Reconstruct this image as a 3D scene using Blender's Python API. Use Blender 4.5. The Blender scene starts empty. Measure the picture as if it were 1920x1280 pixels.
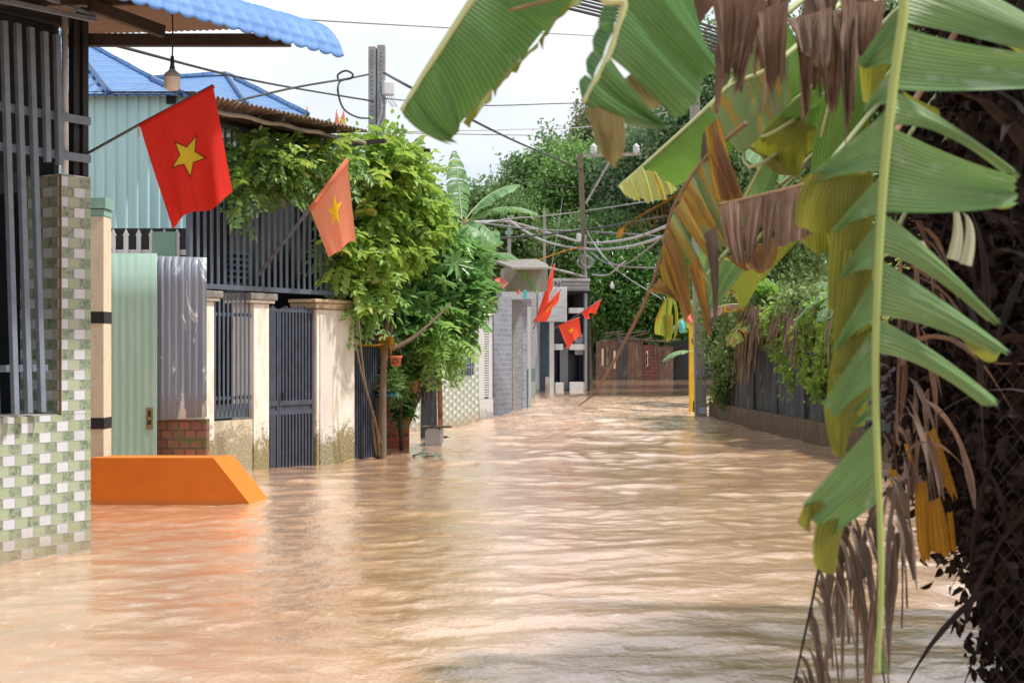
import bpy, math, random
import numpy as np
from mathutils import Vector
SC = bpy.context.scene
C = SC.collection
R = math.radians
# ------------------------------------------------------------------ camera
FP, HY, CX, CZ = 2800.0, 655.0, 960.0, 1.5      # focal length in px of a 1920 px wide picture, horizon row
cd = bpy.data.cameras.new("camera"); cam = bpy.data.objects.new("camera", cd); C.objects.link(cam)
cam.location = (0, 0, CZ); cam.rotation_euler = (R(90), 0, 0)
cd.sensor_width = 36; cd.lens = FP / 1920 * 36; cd.shift_y = 15 / 1920
cd.clip_start = .1; cd.clip_end = 1000
cd.dof.use_dof = True; cd.dof.focus_distance = 15; cd.dof.aperture_fstop = 5.0
SC.camera = cam
# ------------------------------------------------------------------ sky, sun, exposure
SUN_EL, SUN_AZ = 60, 98      # azimuth measured from +Y (view direction) towards +X
w = bpy.data.worlds.new("World"); SC.world = w; w.use_nodes = True
nt = w.node_tree; nt.nodes.clear()
o_ = nt.nodes.new("ShaderNodeOutputWorld"); bg = nt.nodes.new("ShaderNodeBackground")
sk = nt.nodes.new("ShaderNodeTexSky"); sk.sky_type = 'NISHITA'; sk.sun_disc = False
sk.sun_elevation = R(SUN_EL); sk.sun_rotation = R(SUN_AZ); sk.dust_density = 2.5; sk.air_density = 1.0
tc = nt.nodes.new("ShaderNodeTexCoord"); mp = nt.nodes.new("ShaderNodeMapping"); mp.inputs['Scale'].default_value = (1, 1, 2.6)
nz = nt.nodes.new("ShaderNodeTexNoise"); nz.inputs['Scale'].default_value = 3.2; nz.inputs['Detail'].default_value = 7; nz.inputs['Roughness'].default_value = .55
rp = nt.nodes.new("ShaderNodeMapRange"); rp.inputs[1].default_value = .36; rp.inputs[2].default_value = .56; rp.inputs[3].default_value = .75; rp.inputs[4].default_value = 1.0
mx = nt.nodes.new("ShaderNodeMix"); mx.data_type = 'RGBA'
n2_ = nt.nodes.new("ShaderNodeTexNoise"); n2_.inputs['Scale'].default_value = 2.2; n2_.inputs['Detail'].default_value = 6; r2_ = nt.nodes.new("ShaderNodeMapRange"); r2_.inputs[1].default_value = .42; r2_.inputs[2].default_value = .6
m2_ = nt.nodes.new("ShaderNodeMix"); m2_.data_type = 'RGBA'; m2_.inputs['A'].default_value = (4.3, 4.75, 5.3, 1); m2_.inputs['B'].default_value = (6.6, 6.7, 6.8, 1)
nt.links.new(mp.outputs[0], n2_.inputs[0]); nt.links.new(n2_.outputs[0], r2_.inputs[0]); nt.links.new(r2_.outputs[0], m2_.inputs[0]); nt.links.new(m2_.outputs['Result'], mx.inputs['B'])
nt.links.new(tc.outputs['Generated'], mp.inputs[0]); nt.links.new(mp.outputs[0], nz.inputs[0]); nt.links.new(nz.outputs[0], rp.inputs[0])
nt.links.new(rp.outputs[0], mx.inputs[0]); nt.links.new(sk.outputs[0], mx.inputs['A']); nt.links.new(mx.outputs['Result'], bg.inputs[0])
nt.links.new(bg.outputs[0], o_.inputs[0]); bg.inputs[1].default_value = .11
sd = bpy.data.lights.new("sun", 'SUN'); sd.energy = 3.0; sd.angle = R(4); sd.color = (1, .95, .88)
so = bpy.data.objects.new("sun", sd); C.objects.link(so)
_dv = Vector((math.sin(R(SUN_AZ)) * math.cos(R(SUN_EL)), math.cos(R(SUN_AZ)) * math.cos(R(SUN_EL)), math.sin(R(SUN_EL))))
so.rotation_euler = (-_dv).to_track_quat('-Z', 'Y').to_euler(); so.location = (0, 0, 30)
SC.view_settings.view_transform = 'Standard'; SC.view_settings.look = 'None'; SC.view_settings.gamma = 1
SC.view_settings.exposure = .74
SC.cycles.max_bounces = 8; SC.cycles.transparent_max_bounces = 12
# ------------------------------------------------------------------ geometry helpers
rnd = random.Random(7)
def P(px, py, d): return Vector(((px - CX) / FP * d, d, CZ - (py - HY) / FP * d))
def WP(px, py):                                   # point of the water surface seen at a pixel
    d = FP * CZ / (py - HY); return Vector(((px - CX) / FP * d, d, 0))
def lerp(a, b, t): return a + (b - a) * t
class Frame:                                      # a vertical wall plane: u along it, v out of it, z up
    def __init__(s, o, d):
        s.o = Vector((o[0], o[1], 0)); s.d = Vector((d[0], d[1], 0)).normalized(); s.n = Vector((s.d.y, -s.d.x, 0))
    def pt(s, u, v, z): q = s.o + s.d * u + s.n * v; return Vector((q.x, q.y, z))
    def hit(s, px, py=HY, v=0):
        o = s.o + s.n * v; r = Vector(((px - CX) / FP, 1, -(py - HY) / FP))
        t = o.dot(s.n) / r.dot(s.n); q = r * t
        return (q - o).dot(s.d), q.z + CZ
    def u(s, px, v=0): return s.hit(px, HY, v)[0]
    def z(s, px, py, v=0): return s.hit(px, py, v)[1]
WF = Frame((0, 0), (1, 0))
def fr2(a, b): return Frame((a.x, a.y), (b.x - a.x, b.y - a.y))
def wpos(o):
    p = Vector((0, 0, 0))
    while o is not None: p += o.location; o = o.parent
    return p
class MB:
    def __init__(s): s.v = []; s.f = []; s.uv = []; s.mi = []; s.cm = 0
    def face(s, idx, uvs): s.f.append(idx); s.uv.append(uvs); s.mi.append(s.cm)
    def quad(s, a, b, c, d, uvs=None):
        i = len(s.v); s.v += [Vector(a), Vector(b), Vector(c), Vector(d)]
        if uvs is None:
            W_ = (Vector(b) - Vector(a)).length; H_ = (Vector(d) - Vector(a)).length; uvs = [(0, 0), (W_, 0), (W_, H_), (0, H_)]
        s.face((i, i + 1, i + 2, i + 3), uvs)
    def poly(s, pts, uvs=None):
        i = len(s.v); s.v += [Vector(p) for p in pts]
        s.face(tuple(range(i, i + len(pts))), uvs or [(p[0], p[2]) for p in pts])
    def box(s, F, u0, u1, v0, v1, z0, z1):
        i = len(s.v)
        for z in (z0, z1):
            for (u, v) in ((u0, v0), (u1, v0), (u1, v1), (u0, v1)): s.v.append(F.pt(u, v, z))
        s.face((i, i + 1, i + 5, i + 4), [(u0, z0), (u1, z0), (u1, z1), (u0, z1)])
        s.face((i + 1, i + 2, i + 6, i + 5), [(v0 + u1, z0), (v1 + u1, z0), (v1 + u1, z1), (v0 + u1, z1)])
        s.face((i + 2, i + 3, i + 7, i + 6), [(u1, z0), (u0, z0), (u0, z1), (u1, z1)])
        s.face((i + 3, i, i + 4, i + 7), [(v1 + u0, z0), (v0 + u0, z0), (v0 + u0, z1), (v1 + u0, z1)])
        s.face((i + 4, i + 5, i + 6, i + 7), [(u0, v0), (u1, v0), (u1, v1), (u0, v1)])
        s.face((i + 3, i + 2, i + 1, i), [(u0, v1), (u1, v1), (u1, v0), (u0, v0)])
    def prism(s, pts, ext):                       # a polygon extruded along a vector
        i = len(s.v); n = len(pts); ext = Vector(ext)
        s.v += [Vector(p) for p in pts] + [Vector(p) + ext for p in pts]
        s.face(tuple(range(i, i + n)), [(p[0], p[2]) for p in pts]); s.face(tuple(range(i + 2 * n - 1, i + n - 1, -1)), [(p[0], p[2]) for p in pts[::-1]])
        for k in range(n):
            j = (k + 1) % n; L = (Vector(pts[j]) - Vector(pts[k])).length; e = ext.length
            s.face((i + j, i + k, i + n + k, i + n + j), [(L, 0), (0, 0), (0, e), (L, e)])
    def tube(s, pts, r, n=8, cap=True, flat=1.0):
        pts = [Vector(p) for p in pts]; m = len(pts)
        rs = r if isinstance(r, (list, tuple)) else [r] * m
        i0 = len(s.v); L = 0; up = None
        for k, p in enumerate(pts):
            t = (pts[min(k + 1, m - 1)] - pts[max(k - 1, 0)])
            if t.length < 1e-9: t = Vector((0, 0, 1))
            t.normalize()
            if up is None: up = Vector((0, 1, 0)) if abs(t.y) < .9 else Vector((1, 0, 0))
            a = t.cross(up)
            if a.length < 1e-4: a = t.cross(Vector((1, 0, 0)))
            a.normalize(); b = a.cross(t).normalized(); up = b
            for q in range(n):
                an = 2 * math.pi * q / n; s.v.append(p + a * (math.cos(an) * rs[k]) + b * (math.sin(an) * rs[k] * flat))
        for k in range(m - 1):
            seg = (pts[k + 1] - pts[k]).length
            for q in range(n):
                q2 = (q + 1) % n; A = i0 + k * n
                s.face((A + q, A + q2, A + n + q2, A + n + q), [(q / n * .3, L), ((q + 1) / n * .3, L), ((q + 1) / n * .3, L + seg), (q / n * .3, L + seg)])
            L += seg
        if cap:
            s.face(tuple(range(i0 + n - 1, i0 - 1, -1)), [(0, 0)] * n); s.face(tuple(range(i0 + (m - 1) * n, i0 + m * n)), [(0, 0)] * n)
    def lathe(s, c, prof, n=16):                   # profile of (radius, z) round a vertical axis at c
        s_pts = [(Vector((c[0], c[1], c[2] + z)), max(r, 1e-4)) for r, z in prof]; i0 = len(s.v)
        for p, r in s_pts:
            for q in range(n): an = 2 * math.pi * q / n; s.v.append(p + Vector((math.cos(an) * r, math.sin(an) * r, 0)))
        for k in range(len(prof) - 1):
            for q in range(n):
                q2 = (q + 1) % n; A = i0 + k * n
                s.face((A + q, A + q2, A + n + q2, A + n + q), [(q / n, prof[k][1]), ((q + 1) / n, prof[k][1]), ((q + 1) / n, prof[k + 1][1]), (q / n, prof[k + 1][1])])
    def grid(s, fn, nu, nv, uvf=None):
        i0 = len(s.v)
        for b in range(nv + 1):
            for a in range(nu + 1): s.v.append(fn(a / nu, b / nv))
        uvf = uvf or (lambda a, b: (a, b))
        for b in range(nv):
            for a in range(nu):
                k = i0 + b * (nu + 1) + a
                s.face((k, k + 1, k + nu + 2, k + nu + 1), [uvf(a / nu, b / nv), uvf((a + 1) / nu, b / nv), uvf((a + 1) / nu, (b + 1) / nv), uvf(a / nu, (b + 1) / nv)])
    def build(s, name, mats, parent=None, smooth=False, bevel=0, solid=0):
        if not isinstance(mats, (list, tuple)): mats = [mats]
        V = np.array([tuple(p) for p in s.v], dtype=np.float64)
        if parent is None:
            lo = V.min(0); hi = V.max(0); org = Vector(((lo[0] + hi[0]) / 2, (lo[1] + hi[1]) / 2, lo[2])); off = org
        else: off = wpos(parent)
        V = V - np.array(tuple(off))
        me = bpy.data.meshes.new(name); me.from_pydata(V.tolist(), [], s.f)
        ul = me.uv_layers.new(name="UVMap"); flat = [c for fuv in s.uv for uv in fuv for c in uv]
        ul.data.foreach_set("uv", flat)
        for m in mats: me.materials.append(m)
        me.polygons.foreach_set("material_index", s.mi)
        if smooth: me.polygons.foreach_set("use_smooth", [True] * len(s.f))
        me.update()
        ob = bpy.data.objects.new(name, me); C.objects.link(ob)
        if parent is None: ob.location = off
        else: ob.parent = parent
        if bevel:
            b = ob.modifiers.new("bevel", 'BEVEL'); b.width = bevel; b.segments = 2; b.limit_method = 'ANGLE'
        if solid:
            b = ob.modifiers.new("solid", 'SOLIDIFY'); b.thickness = solid; b.offset = 0
        return ob
def tag(o, label, cat=None, group=None, kind=None):
    o['label'] = label
    if cat: o['category'] = cat
    if group: o['group'] = group
    if kind: o['kind'] = kind
    return o
def thing(name, loc, label, cat, group=None):
    o = bpy.data.objects.new(name, None); C.objects.link(o); o.location = loc; o.empty_display_size = .2
    return tag(o, label, cat, group)
def bez(a, b, c, t): return a * (1 - t) ** 2 + b * (2 * t * (1 - t)) + c * t * t
def polyl(pts, t):
    n = len(pts) - 1; k = min(int(t * n), n - 1); return lerp(pts[k], pts[k + 1], t * n - k)
def smoothline(pts, n):                            # Catmull-Rom through points
    out = []; m = len(pts) - 1
    for i in range(n + 1):
        t = i / n * m; k = min(int(t), m - 1); f = t - k
        p0, p1, p2, p3 = pts[max(k - 1, 0)], pts[k], pts[k + 1], pts[min(k + 2, m)]
        out.append(((p1 * 2) + (p2 - p0) * f + (p0 * 2 - p1 * 5 + p2 * 4 - p3) * f * f + (p1 * 3 - p0 - p2 * 3 + p3) * f ** 3) * .5)
    return out
# ------------------------------------------------------------------ material helpers
class NT:
    def __init__(s, name):
        s.m = bpy.data.materials.new(name); s.m.use_nodes = True; s.t = s.m.node_tree; s.t.nodes.clear()
        s.out = s.t.nodes.new("ShaderNodeOutputMaterial")
    def set(s, inp, val):
        if isinstance(val, bpy.types.NodeSocket): s.t.links.new(val, inp)
        elif val is not None:
            if hasattr(inp.default_value, '__len__') and not hasattr(val, '__len__'): val = (val,) * len(inp.default_value)
            if hasattr(inp.default_value, '__len__') and len(inp.default_value) == 4 and len(val) == 3: val = tuple(val) + (1,)
            inp.default_value = val
    def math(s, op, a, b=0.0, c=None, clamp=False):
        n = s.t.nodes.new("ShaderNodeMath"); n.operation = op; n.use_clamp = clamp; s.set(n.inputs[0], a); s.set(n.inputs[1], b)
        if c is not None: s.set(n.inputs[2], c)
        return n.outputs[0]
    def mix(s, f, a, b, mode='MIX'):
        n = s.t.nodes.new("ShaderNodeMix"); n.data_type = 'RGBA'; n.blend_type = mode; s.set(n.inputs['Factor'], f); s.set(n.inputs['A'], a); s.set(n.inputs['B'], b)
        return n.outputs['Result']
    def coord(s, which='Object', scale=(1, 1, 1), rot=(0, 0, 0)):
        n = s.t.nodes.new("ShaderNodeTexCoord"); m = s.t.nodes.new("ShaderNodeMapping"); s.t.links.new(n.outputs[which], m.inputs[0])
        m.inputs['Scale'].default_value = scale; m.inputs['Rotation'].default_value = rot; return m.outputs[0]
    def noise(s, vec, scale=5, detail=5, rough=.6, dist=0):
        n = s.t.nodes.new("ShaderNodeTexNoise"); s.set(n.inputs['Vector'], vec); n.inputs['Scale'].default_value = scale; n.inputs['Detail'].default_value = detail
        n.inputs['Roughness'].default_value = rough; n.inputs['Distortion'].default_value = dist; return n.outputs[0]
    def rng(s, x, a, b, c=0, d=1, smooth=False):
        n = s.t.nodes.new("ShaderNodeMapRange"); n.interpolation_type = 'SMOOTHSTEP' if smooth else 'LINEAR'
        for i, q in enumerate((x, a, b, c, d)): s.set(n.inputs[i], q)
        return n.outputs[0]
    def sep(s, vec):
        n = s.t.nodes.new("ShaderNodeSeparateXYZ"); s.t.links.new(vec, n.inputs[0]); return n.outputs
    def comb(s, x, y, z):
        n = s.t.nodes.new("ShaderNodeCombineXYZ"); s.set(n.inputs[0], x); s.set(n.inputs[1], y); s.set(n.inputs[2], z); return n.outputs[0]
    def attr(s, name):
        n = s.t.nodes.new("ShaderNodeAttribute"); n.attribute_name = name; return n.outputs['Fac']
    def bump(s, h, strength=.5, dist=.01):
        n = s.t.nodes.new("ShaderNodeBump"); s.set(n.inputs['Height'], h); n.inputs['Strength'].default_value = strength; n.inputs['Distance'].default_value = dist; return n.outputs[0]
    def bsdf(s, col, rough=.7, normal=None, metal=0, spec=.5, trans=None, transcol=None, ior=None, coat=0):
        b = s.t.nodes.new("ShaderNodeBsdfPrincipled"); s.set(b.inputs['Base Color'], col); s.set(b.inputs['Roughness'], rough); s.set(b.inputs['Metallic'], metal)
        s.set(b.inputs['Specular IOR Level'], spec)
        if ior: b.inputs['IOR'].default_value = ior
        if coat:
            b.inputs['Coat Weight'].default_value = coat; b.inputs['Coat Roughness'].default_value = .04; b.inputs['Coat IOR'].default_value = 1.6
            if normal is not None: s.t.links.new(normal, b.inputs['Coat Normal'])
        if normal is not None: s.t.links.new(normal, b.inputs['Normal'])
        sh = b.outputs[0]
        if trans:
            tn = s.t.nodes.new("ShaderNodeBsdfTranslucent"); s.set(tn.inputs[0], transcol if transcol is not None else col)
            if normal is not None: s.t.links.new(normal, tn.inputs['Normal'])
            mm = s.t.nodes.new("ShaderNodeMixShader"); mm.inputs[0].default_value = trans; s.t.links.new(sh, mm.inputs[1]); s.t.links.new(tn.outputs[0], mm.inputs[2]); sh = mm.outputs[0]
        s.t.links.new(sh, s.out.inputs[0]); return s.m
def plain(name, c1, c2=None, scale=6, rough=.7, bump=.2, metal=0, stretch=(1, 1, 1), spec=.4, fine=60, lo=.35, hi=.7, dist=.005):
    t = NT(name); c2 = c2 or tuple(x * .7 for x in c1); v = t.coord('Object', stretch)
    n1 = t.noise(v, scale, 6, .65, .3); n2 = t.noise(v, fine, 3, .6)
    col = t.mix(t.rng(n1, lo, hi), c1, c2); col = t.mix(t.math('MULTIPLY', n2, .35), col, tuple(x * .5 for x in c1))
    return t.bsdf(col, rough, t.bump(t.math('ADD', n1, t.math('MULTIPLY', n2, .5)), bump, dist), metal, spec)
def plaster(name, base, dirt, moss, mz0, mz1, amount=.55, damp=(.16, .13, .09)):      # painted render: streaks, chips, moss growing up from the water
    t = NT(name); uv = t.coord('UV'); v = t.coord('UV', (1, .22, 1)); z = t.sep(uv)[1]
    n = t.noise(v, 9, 7, .7, .5); n2 = t.noise(uv, 26, 6, .75); n3 = t.noise(uv, 3.5, 5, .65, 1.0)
    col = t.mix(t.rng(n, .5, .78), base, dirt); col = t.mix(t.rng(n2, .60, .70), col, tuple(x * .35 for x in dirt))
    g = t.math('ADD', t.rng(z, mz0, mz1, 1, 0), t.math('MULTIPLY', t.math('SUBTRACT', n3, .5), 1.6))
    gm = t.rng(t.math('ADD', g, t.math('MULTIPLY', t.math('SUBTRACT', n2, .5), 1.3)), .38, .62)
    mcol = t.mix(t.rng(t.noise(uv, 40, 4, .7), .4, .65), moss, dirt)
    mcol = t.mix(t.rng(t.noise(uv, 70, 2, .6), .5, .62), mcol, damp)
    col = t.mix(t.math('MULTIPLY', gm, amount + .4, clamp=True), col, mcol)
    return t.bsdf(col, .85, t.bump(t.math('ADD', n2, t.math('MULTIPLY', gm, .6)), .5, .008), 0, .25)
def tiles(name, tw=.107, th=.075, dark=1.0):       # mosaic facade: white, pale green and marbled green tiles in staggered rows
    t = NT(name); uv = t.coord('UV'); s = t.sep(uv); zr = t.math('DIVIDE', s[1], th); row = t.math('FLOOR', zr)
    xr = t.math('ADD', t.math('DIVIDE', s[0], tw), t.math('MULTIPLY', t.math('MODULO', t.math('ADD', row, 100), 2), 1.5)); xi = t.math('FLOOR', xr)
    k = t.math('FLOOR', t.math('MODULO', t.math('ADD', xi, 300.0), 3.0)); fx = t.math('FRACT', xr); fz = t.math('FRACT', zr)
    wn = t.t.nodes.new("ShaderNodeTexWhiteNoise"); wn.noise_dimensions = '3D'; t.t.links.new(t.comb(xi, row, 0), wn.inputs['Vector']); rv = wn.outputs['Value']
    isw = t.math('LESS_THAN', k, .5); isd = t.math('GREATER_THAN', k, 1.5)
    off = t.comb(t.math('MULTIPLY', rv, 37), t.math('MULTIPLY', rv, 19), 0); va = t.t.nodes.new("ShaderNodeVectorMath"); va.operation = 'ADD'; t.t.links.new(uv, va.inputs[0]); t.t.links.new(off, va.inputs[1])
    nn = t.noise(va.outputs[0], 22, 5, .7, 1.8); n2 = t.noise(va.outputs[0], 50, 5, .7, 2.5)
    white = t.mix(rv, (.62, .64, .67), (.52, .54, .58)); lg = t.mix(t.rng(nn, .3, .7), (.38, .44, .28), (.27, .34, .20)); lg = t.mix(t.math('MULTIPLY', rv, .45), lg, (.44, .48, .38))
    dg = t.mix(t.rng(nn, .38, .58), (.10, .15, .085), (.33, .40, .28)); dg = t.mix(t.rng(n2, .5, .64), dg, (.16, .21, .15))
    col = t.mix(isw, lg, white); col = t.mix(isd, col, dg)
    gx = t.math('MINIMUM', fx, t.math('SUBTRACT', 1, fx)); gz = t.math('MINIMUM', fz, t.math('SUBTRACT', 1, fz))
    g = t.math('MINIMUM', t.math('MULTIPLY', gx, tw), t.math('MULTIPLY', gz, th)); gm = t.rng(g, .0025, .0045)
    dirt = t.rng(t.noise(t.coord('UV', (1, .35, 1)), 4, 6, .7), .52, .8, 0, .4)
    wl = t.rng(t.math('ADD', s[1], t.math('MULTIPLY', t.noise(uv, 6, 5, .7), .2)), .10, .34, .75, 0)
    col = t.mix(dirt, col, (.30, .27, .2)); col = t.mix(wl, col, (.30, .22, .13)); col = t.mix(gm, (.33, .33, .31), col)
    h = t.math('ADD', t.math('MULTIPLY', gm, 1.0), t.math('MULTIPLY', t.math('MULTIPLY', nn, t.math('SUBTRACT', 1, isw)), .35))
    if dark != 1: col = t.mix(1.0, col, (dark, dark, dark), 'MULTIPLY')
    return t.bsdf(col, t.mix(gm, (.8,) * 3, (.28,) * 3), t.bump(h, .6, .004), 0, .5)
def bricks(name, c1, c2, mortar, bw=.2, bh=.07, ms=.006, rough=.85, moss=0, mosscol=(.12, .12, .05)):
    t = NT(name); uv = t.coord('UV'); b = t.t.nodes.new("ShaderNodeTexBrick"); n3 = t.noise(uv, 30, 4, .7)
    va = t.t.nodes.new("ShaderNodeVectorMath"); va.operation = 'ADD'; t.t.links.new(uv, va.inputs[0]); t.t.links.new(t.comb(t.math('MULTIPLY', n3, .008), t.math('MULTIPLY', n3, -.006), 0), va.inputs[1])
    t.t.links.new(va.outputs[0], b.inputs['Vector'])
    for k_, v_ in (('Color1', c1 + (1,)), ('Color2', c2 + (1,)), ('Mortar', mortar + (1,)), ('Scale', 1), ('Mortar Size', ms), ('Mortar Smooth', .2), ('Bias', 0), ('Brick Width', bw), ('Row Height', bh)): b.inputs[k_].default_value = v_
    n = t.noise(uv, 12, 6, .7); col = t.mix(t.rng(n, .35, .75, 0, .55), b.outputs['Color'], tuple(x * .45 for x in c1))
    if moss: col = t.mix(t.rng(t.noise(uv, 5, 6, .7, .6), .55 - moss * .2, .62), col, mosscol)
    h = t.math('ADD', t.math('MULTIPLY', b.outputs['Fac'], -1.0), t.math('MULTIPLY', n, .6)); return t.bsdf(col, rough, t.bump(h, .7, .008), 0, .3)
def sheetmetal(name, c1, c2, patch=None, rough=.5, metal=0.0, streak=(6, .5, 1), rust=None, lo=.45, hi=.7, dents=.3):
    t = NT(name); uv = t.coord('UV'); v = t.coord('UV', streak)
    n = t.noise(v, 3, 6, .65, .4); n2 = t.noise(uv, 30, 5, .7); col = t.mix(t.rng(n, lo, hi), c1, c2)
    if patch: col = t.mix(t.rng(t.noise(t.coord('UV', (2.2, .5, 1)), 2.6, 7, .68, .8), .56, .60), col, patch)
    if rust: col = t.mix(t.rng(t.math('ADD', t.math('MULTIPLY', n2, .5), t.math('MULTIPLY', n, .5)), .58, .66), col, rust)
    sp = t.rng(t.noise(uv, 60, 2, .5), .66, .72); col = t.mix(t.math('MULTIPLY', sp, .35), col, tuple(x * .4 for x in c1))
    return t.bsdf(col, rough, t.bump(t.noise(uv, 7, 4, .5), dents, .01), metal, .5)
def leafmat(name, dark, light, young, trans=.3, rough=.42, spec=.5):
    t = NT(name); a = t.attr('var'); col = t.mix(t.rng(a, 0, .75), dark, light); col = t.mix(t.rng(a, .86, .97), col, young)
    tcol = t.mix(.5, col, tuple(min(1, x * 2.4) for x in light)); return t.bsdf(col, rough, None, 0, spec, trans, tcol)
def bananamat(name, c_dark, c_light, vein, trans=.3, brown=0, browncol=(.22, .10, .03), edgecol=(.45, .22, .03), bloom=.0, rough=.38, pitch=.012, tcol=None, under=None):
    t = NT(name); uv = t.coord('UV'); s = t.sep(uv)
    ph = t.math('ADD', t.math('MULTIPLY', s[0], 2 * math.pi / pitch), t.math('MULTIPLY', t.noise(t.coord('UV', (1, .3, 1)), 14, 2, .5), 5))
    wv = t.math('ADD', t.math('MULTIPLY', t.math('SINE', ph), .5), .5); fine = t.math('ADD', t.math('MULTIPLY', t.math('SINE', t.math('MULTIPLY', ph, 4.1)), .5), .5)
    big = t.noise(t.coord('UV', (1.6, .8, 1)), 5, 6, .6, .4); strk = t.noise(t.coord('UV', (30, 1.2, 1)), 2.5, 4, .6)
    col = t.mix(t.rng(big, .3, .72), c_dark, c_light); col = t.mix(t.math('MULTIPLY', t.rng(wv, .5, 1), .8), col, vein); col = t.mix(t.rng(strk, .45, .75, 0, .35), col, tuple(x * .6 for x in c_dark))
    if bloom: col = t.mix(t.rng(t.noise(t.coord('UV', (5, 2.5, 1)), 2.2, 6, .65, .3), .56, .66, 0, bloom), col, (.55, .62, .55))
    if brown:
        m = t.math('ADD', t.math('MULTIPLY', t.noise(t.coord('UV', (9, 1.0, 1)), 1.6, 6, .62, .5), 1), 0)
        col = t.mix(t.rng(m, .58 - brown * .2, .62 - brown * .2), col, edgecol); col = t.mix(t.rng(m, .63 - brown * .2, .68 - brown * .2), col, browncol)
    tc_ = tcol or tuple(min(1, x * y) for x, y in zip(c_light, (2.6, 2.1, .9)))
    tcc = t.mix(.62, col, tc_)
    if under is not None:
        g = t.t.nodes.new("ShaderNodeNewGeometry"); col = t.mix(g.outputs['Backfacing'], col, under)
    h = t.math('ADD', t.math('MULTIPLY', wv, .8), t.math('ADD', t.math('MULTIPLY', fine, .2), t.math('MULTIPLY', big, 2)))
    return t.bsdf(col, rough, t.bump(h, .8, .004), 0, .5, trans, tcc)
def deadmat(name, c1, c2, trans=.15, pitch=.01, rough=.75):
    t = NT(name); uv = t.coord('UV'); s = t.sep(uv); ph = t.math('ADD', t.math('MULTIPLY', s[0], 2 * math.pi / pitch), t.math('MULTIPLY', t.noise(uv, 9, 3), 9))
    wv = t.math('ADD', t.math('MULTIPLY', t.math('SINE', ph), .5), .5); n = t.noise(t.coord('UV', (5, 1, 1)), 4, 7, .7, .6); ob = t.noise(t.coord('Object'), 3, 4, .6)
    col = t.mix(t.rng(n, .3, .7), c1, c2); col = t.mix(t.rng(wv, .5, 1, 0, .5), col, tuple(x * .45 for x in c1)); col = t.mix(t.rng(ob, .42, .62, 0, .7), col, tuple(x * .5 for x in c1))
    return t.bsdf(col, rough, t.bump(t.math('ADD', wv, t.math('MULTIPLY', n, 2)), .8, .004), 0, .3, trans, t.mix(.5, col, (.5, .25, .08)))
M = {}
M['tile'] = tiles('mosaic_tile'); M['tile_far'] = tiles('mosaic_tile_far', .16, .075)
M['bar'] = plain('blue_grey_paint', (.22, .27, .33), (.15, .19, .24), 8, .5, .1)
M['gate'] = plain('dark_grey_paint', (.075, .09, .125), (.045, .055, .075), 6, .5, .15, spec=.5)
M['lattice'] = plain('lattice_paint', (.10, .125, .17), (.07, .085, .11), 5, .5, .1, spec=.5)
M['black'] = plain('black_steel', (.02, .02, .024), (.035, .03, .028), 8, .5, .1)
M['darkin'] = plain('deep_shade', (.03, .034, .04), (.02, .02, .022), 3, .9, .1)  # near black colour stands in for shade inside and behind the buildings
M['beam'] = plain('brown_beam_paint', (.035, .025, .022), (.07, .05, .04), 5, .55, .1)
M['under'] = sheetmetal('roof_underside', (.20, .13, .10), (.13, .085, .065), None, .6)
M['blueroof'] = sheetmetal('blue_roof_paint', (.085, .20, .46), (.12, .26, .54), None, .6, 0, (1, 1, 1), None, dents=.1)
M['blueroof2'] = None
M['turq'] = sheetmetal('turquoise_sheet', (.42, .66, .68), (.50, .72, .73), None, .5, 0, (3, .2, 1), dents=.1)
M['cream'] = plaster('cream_paint', (.62, .54, .40), (.45, .36, .24), (.25, .22, .12), .0, .4, .2)
M['mint'] = plain('mint_paint', (.26, .45, .38), (.20, .36, .30), 6, .6, .1)
M['orange'] = None
M['mintsheet'] = sheetmetal('mint_sheet', (.29, .43, .35), (.35, .49, .41), None, .5, 0, (8, .4, 1), None, dents=.5)
M['greysheet'] = sheetmetal('galvanised_sheet', (.19, .21, .26), (.28, .30, .35), (.62, .64, .68), .5, 0, (9, .35, 1), None, dents=.4)
M['redbrick'] = bricks('red_brick', (.36, .13, .085), (.24, .10, .08), (.10, .075, .06), .13, .10, .012, .9, .5)
M['planter'] = bricks('orange_brick', (.34, .09, .04), (.25, .06, .03), (.16, .07, .05), .34, .11, .008, .8)
M['pillar'] = plaster('pillar_render', (.76, .71, .63), (.50, .40, .24), (.17, .17, .06), .05, .75, .6)
M['pinkpan'] = plaster('pillar_panel_render', (.66, .60, .55), (.52, .45, .36), (.16, .16, .06), .05, .6, .6)
M['lowwall'] = plaster('mossy_render', (.60, .53, .40), (.50, .43, .26), (.14, .13, .055), .1, .95, .35)
M['cap'] = plain('weathered_stone_cap', (.30, .28, .25), (.12, .11, .10), 9, .9, .4)
M['white'] = plain('white_paint', (.72, .74, .74), (.60, .62, .62), 6, .5, .05)
M['concrete'] = plain('concrete', (.42, .41, .39), (.30, .29, .27), 5, .9, .5)
M['concretew'] = plain('weathered_concrete', (.34, .33, .30), (.20, .20, .16), 4, .9, .5, stretch=(1, 1, .3))
M['rubber'] = plain('cable_rubber', (.035, .036, .04), (.06, .06, .065), 8, .5, .05)
M['wire'] = plain('grey_wire', (.22, .23, .24), (.14, .14, .15), 8, .5, .05)
M['wirel'] = plain('pale_wire', (.50, .51, .52), (.22, .22, .22), 30, .5, .05)
M['pole'] = plain('flagpole_grey', (.12, .13, .15), (.08, .08, .09), 8, .4, .05)
M['bark'] = plain('bark', (.22, .15, .10), (.11, .08, .055), 7, .9, .7, stretch=(1, 1, .3))
M['barkd'] = plain('dark_bark', (.10, .075, .055), (.06, .045, .035), 7, .9, .7, stretch=(1, 1, .3))
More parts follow.
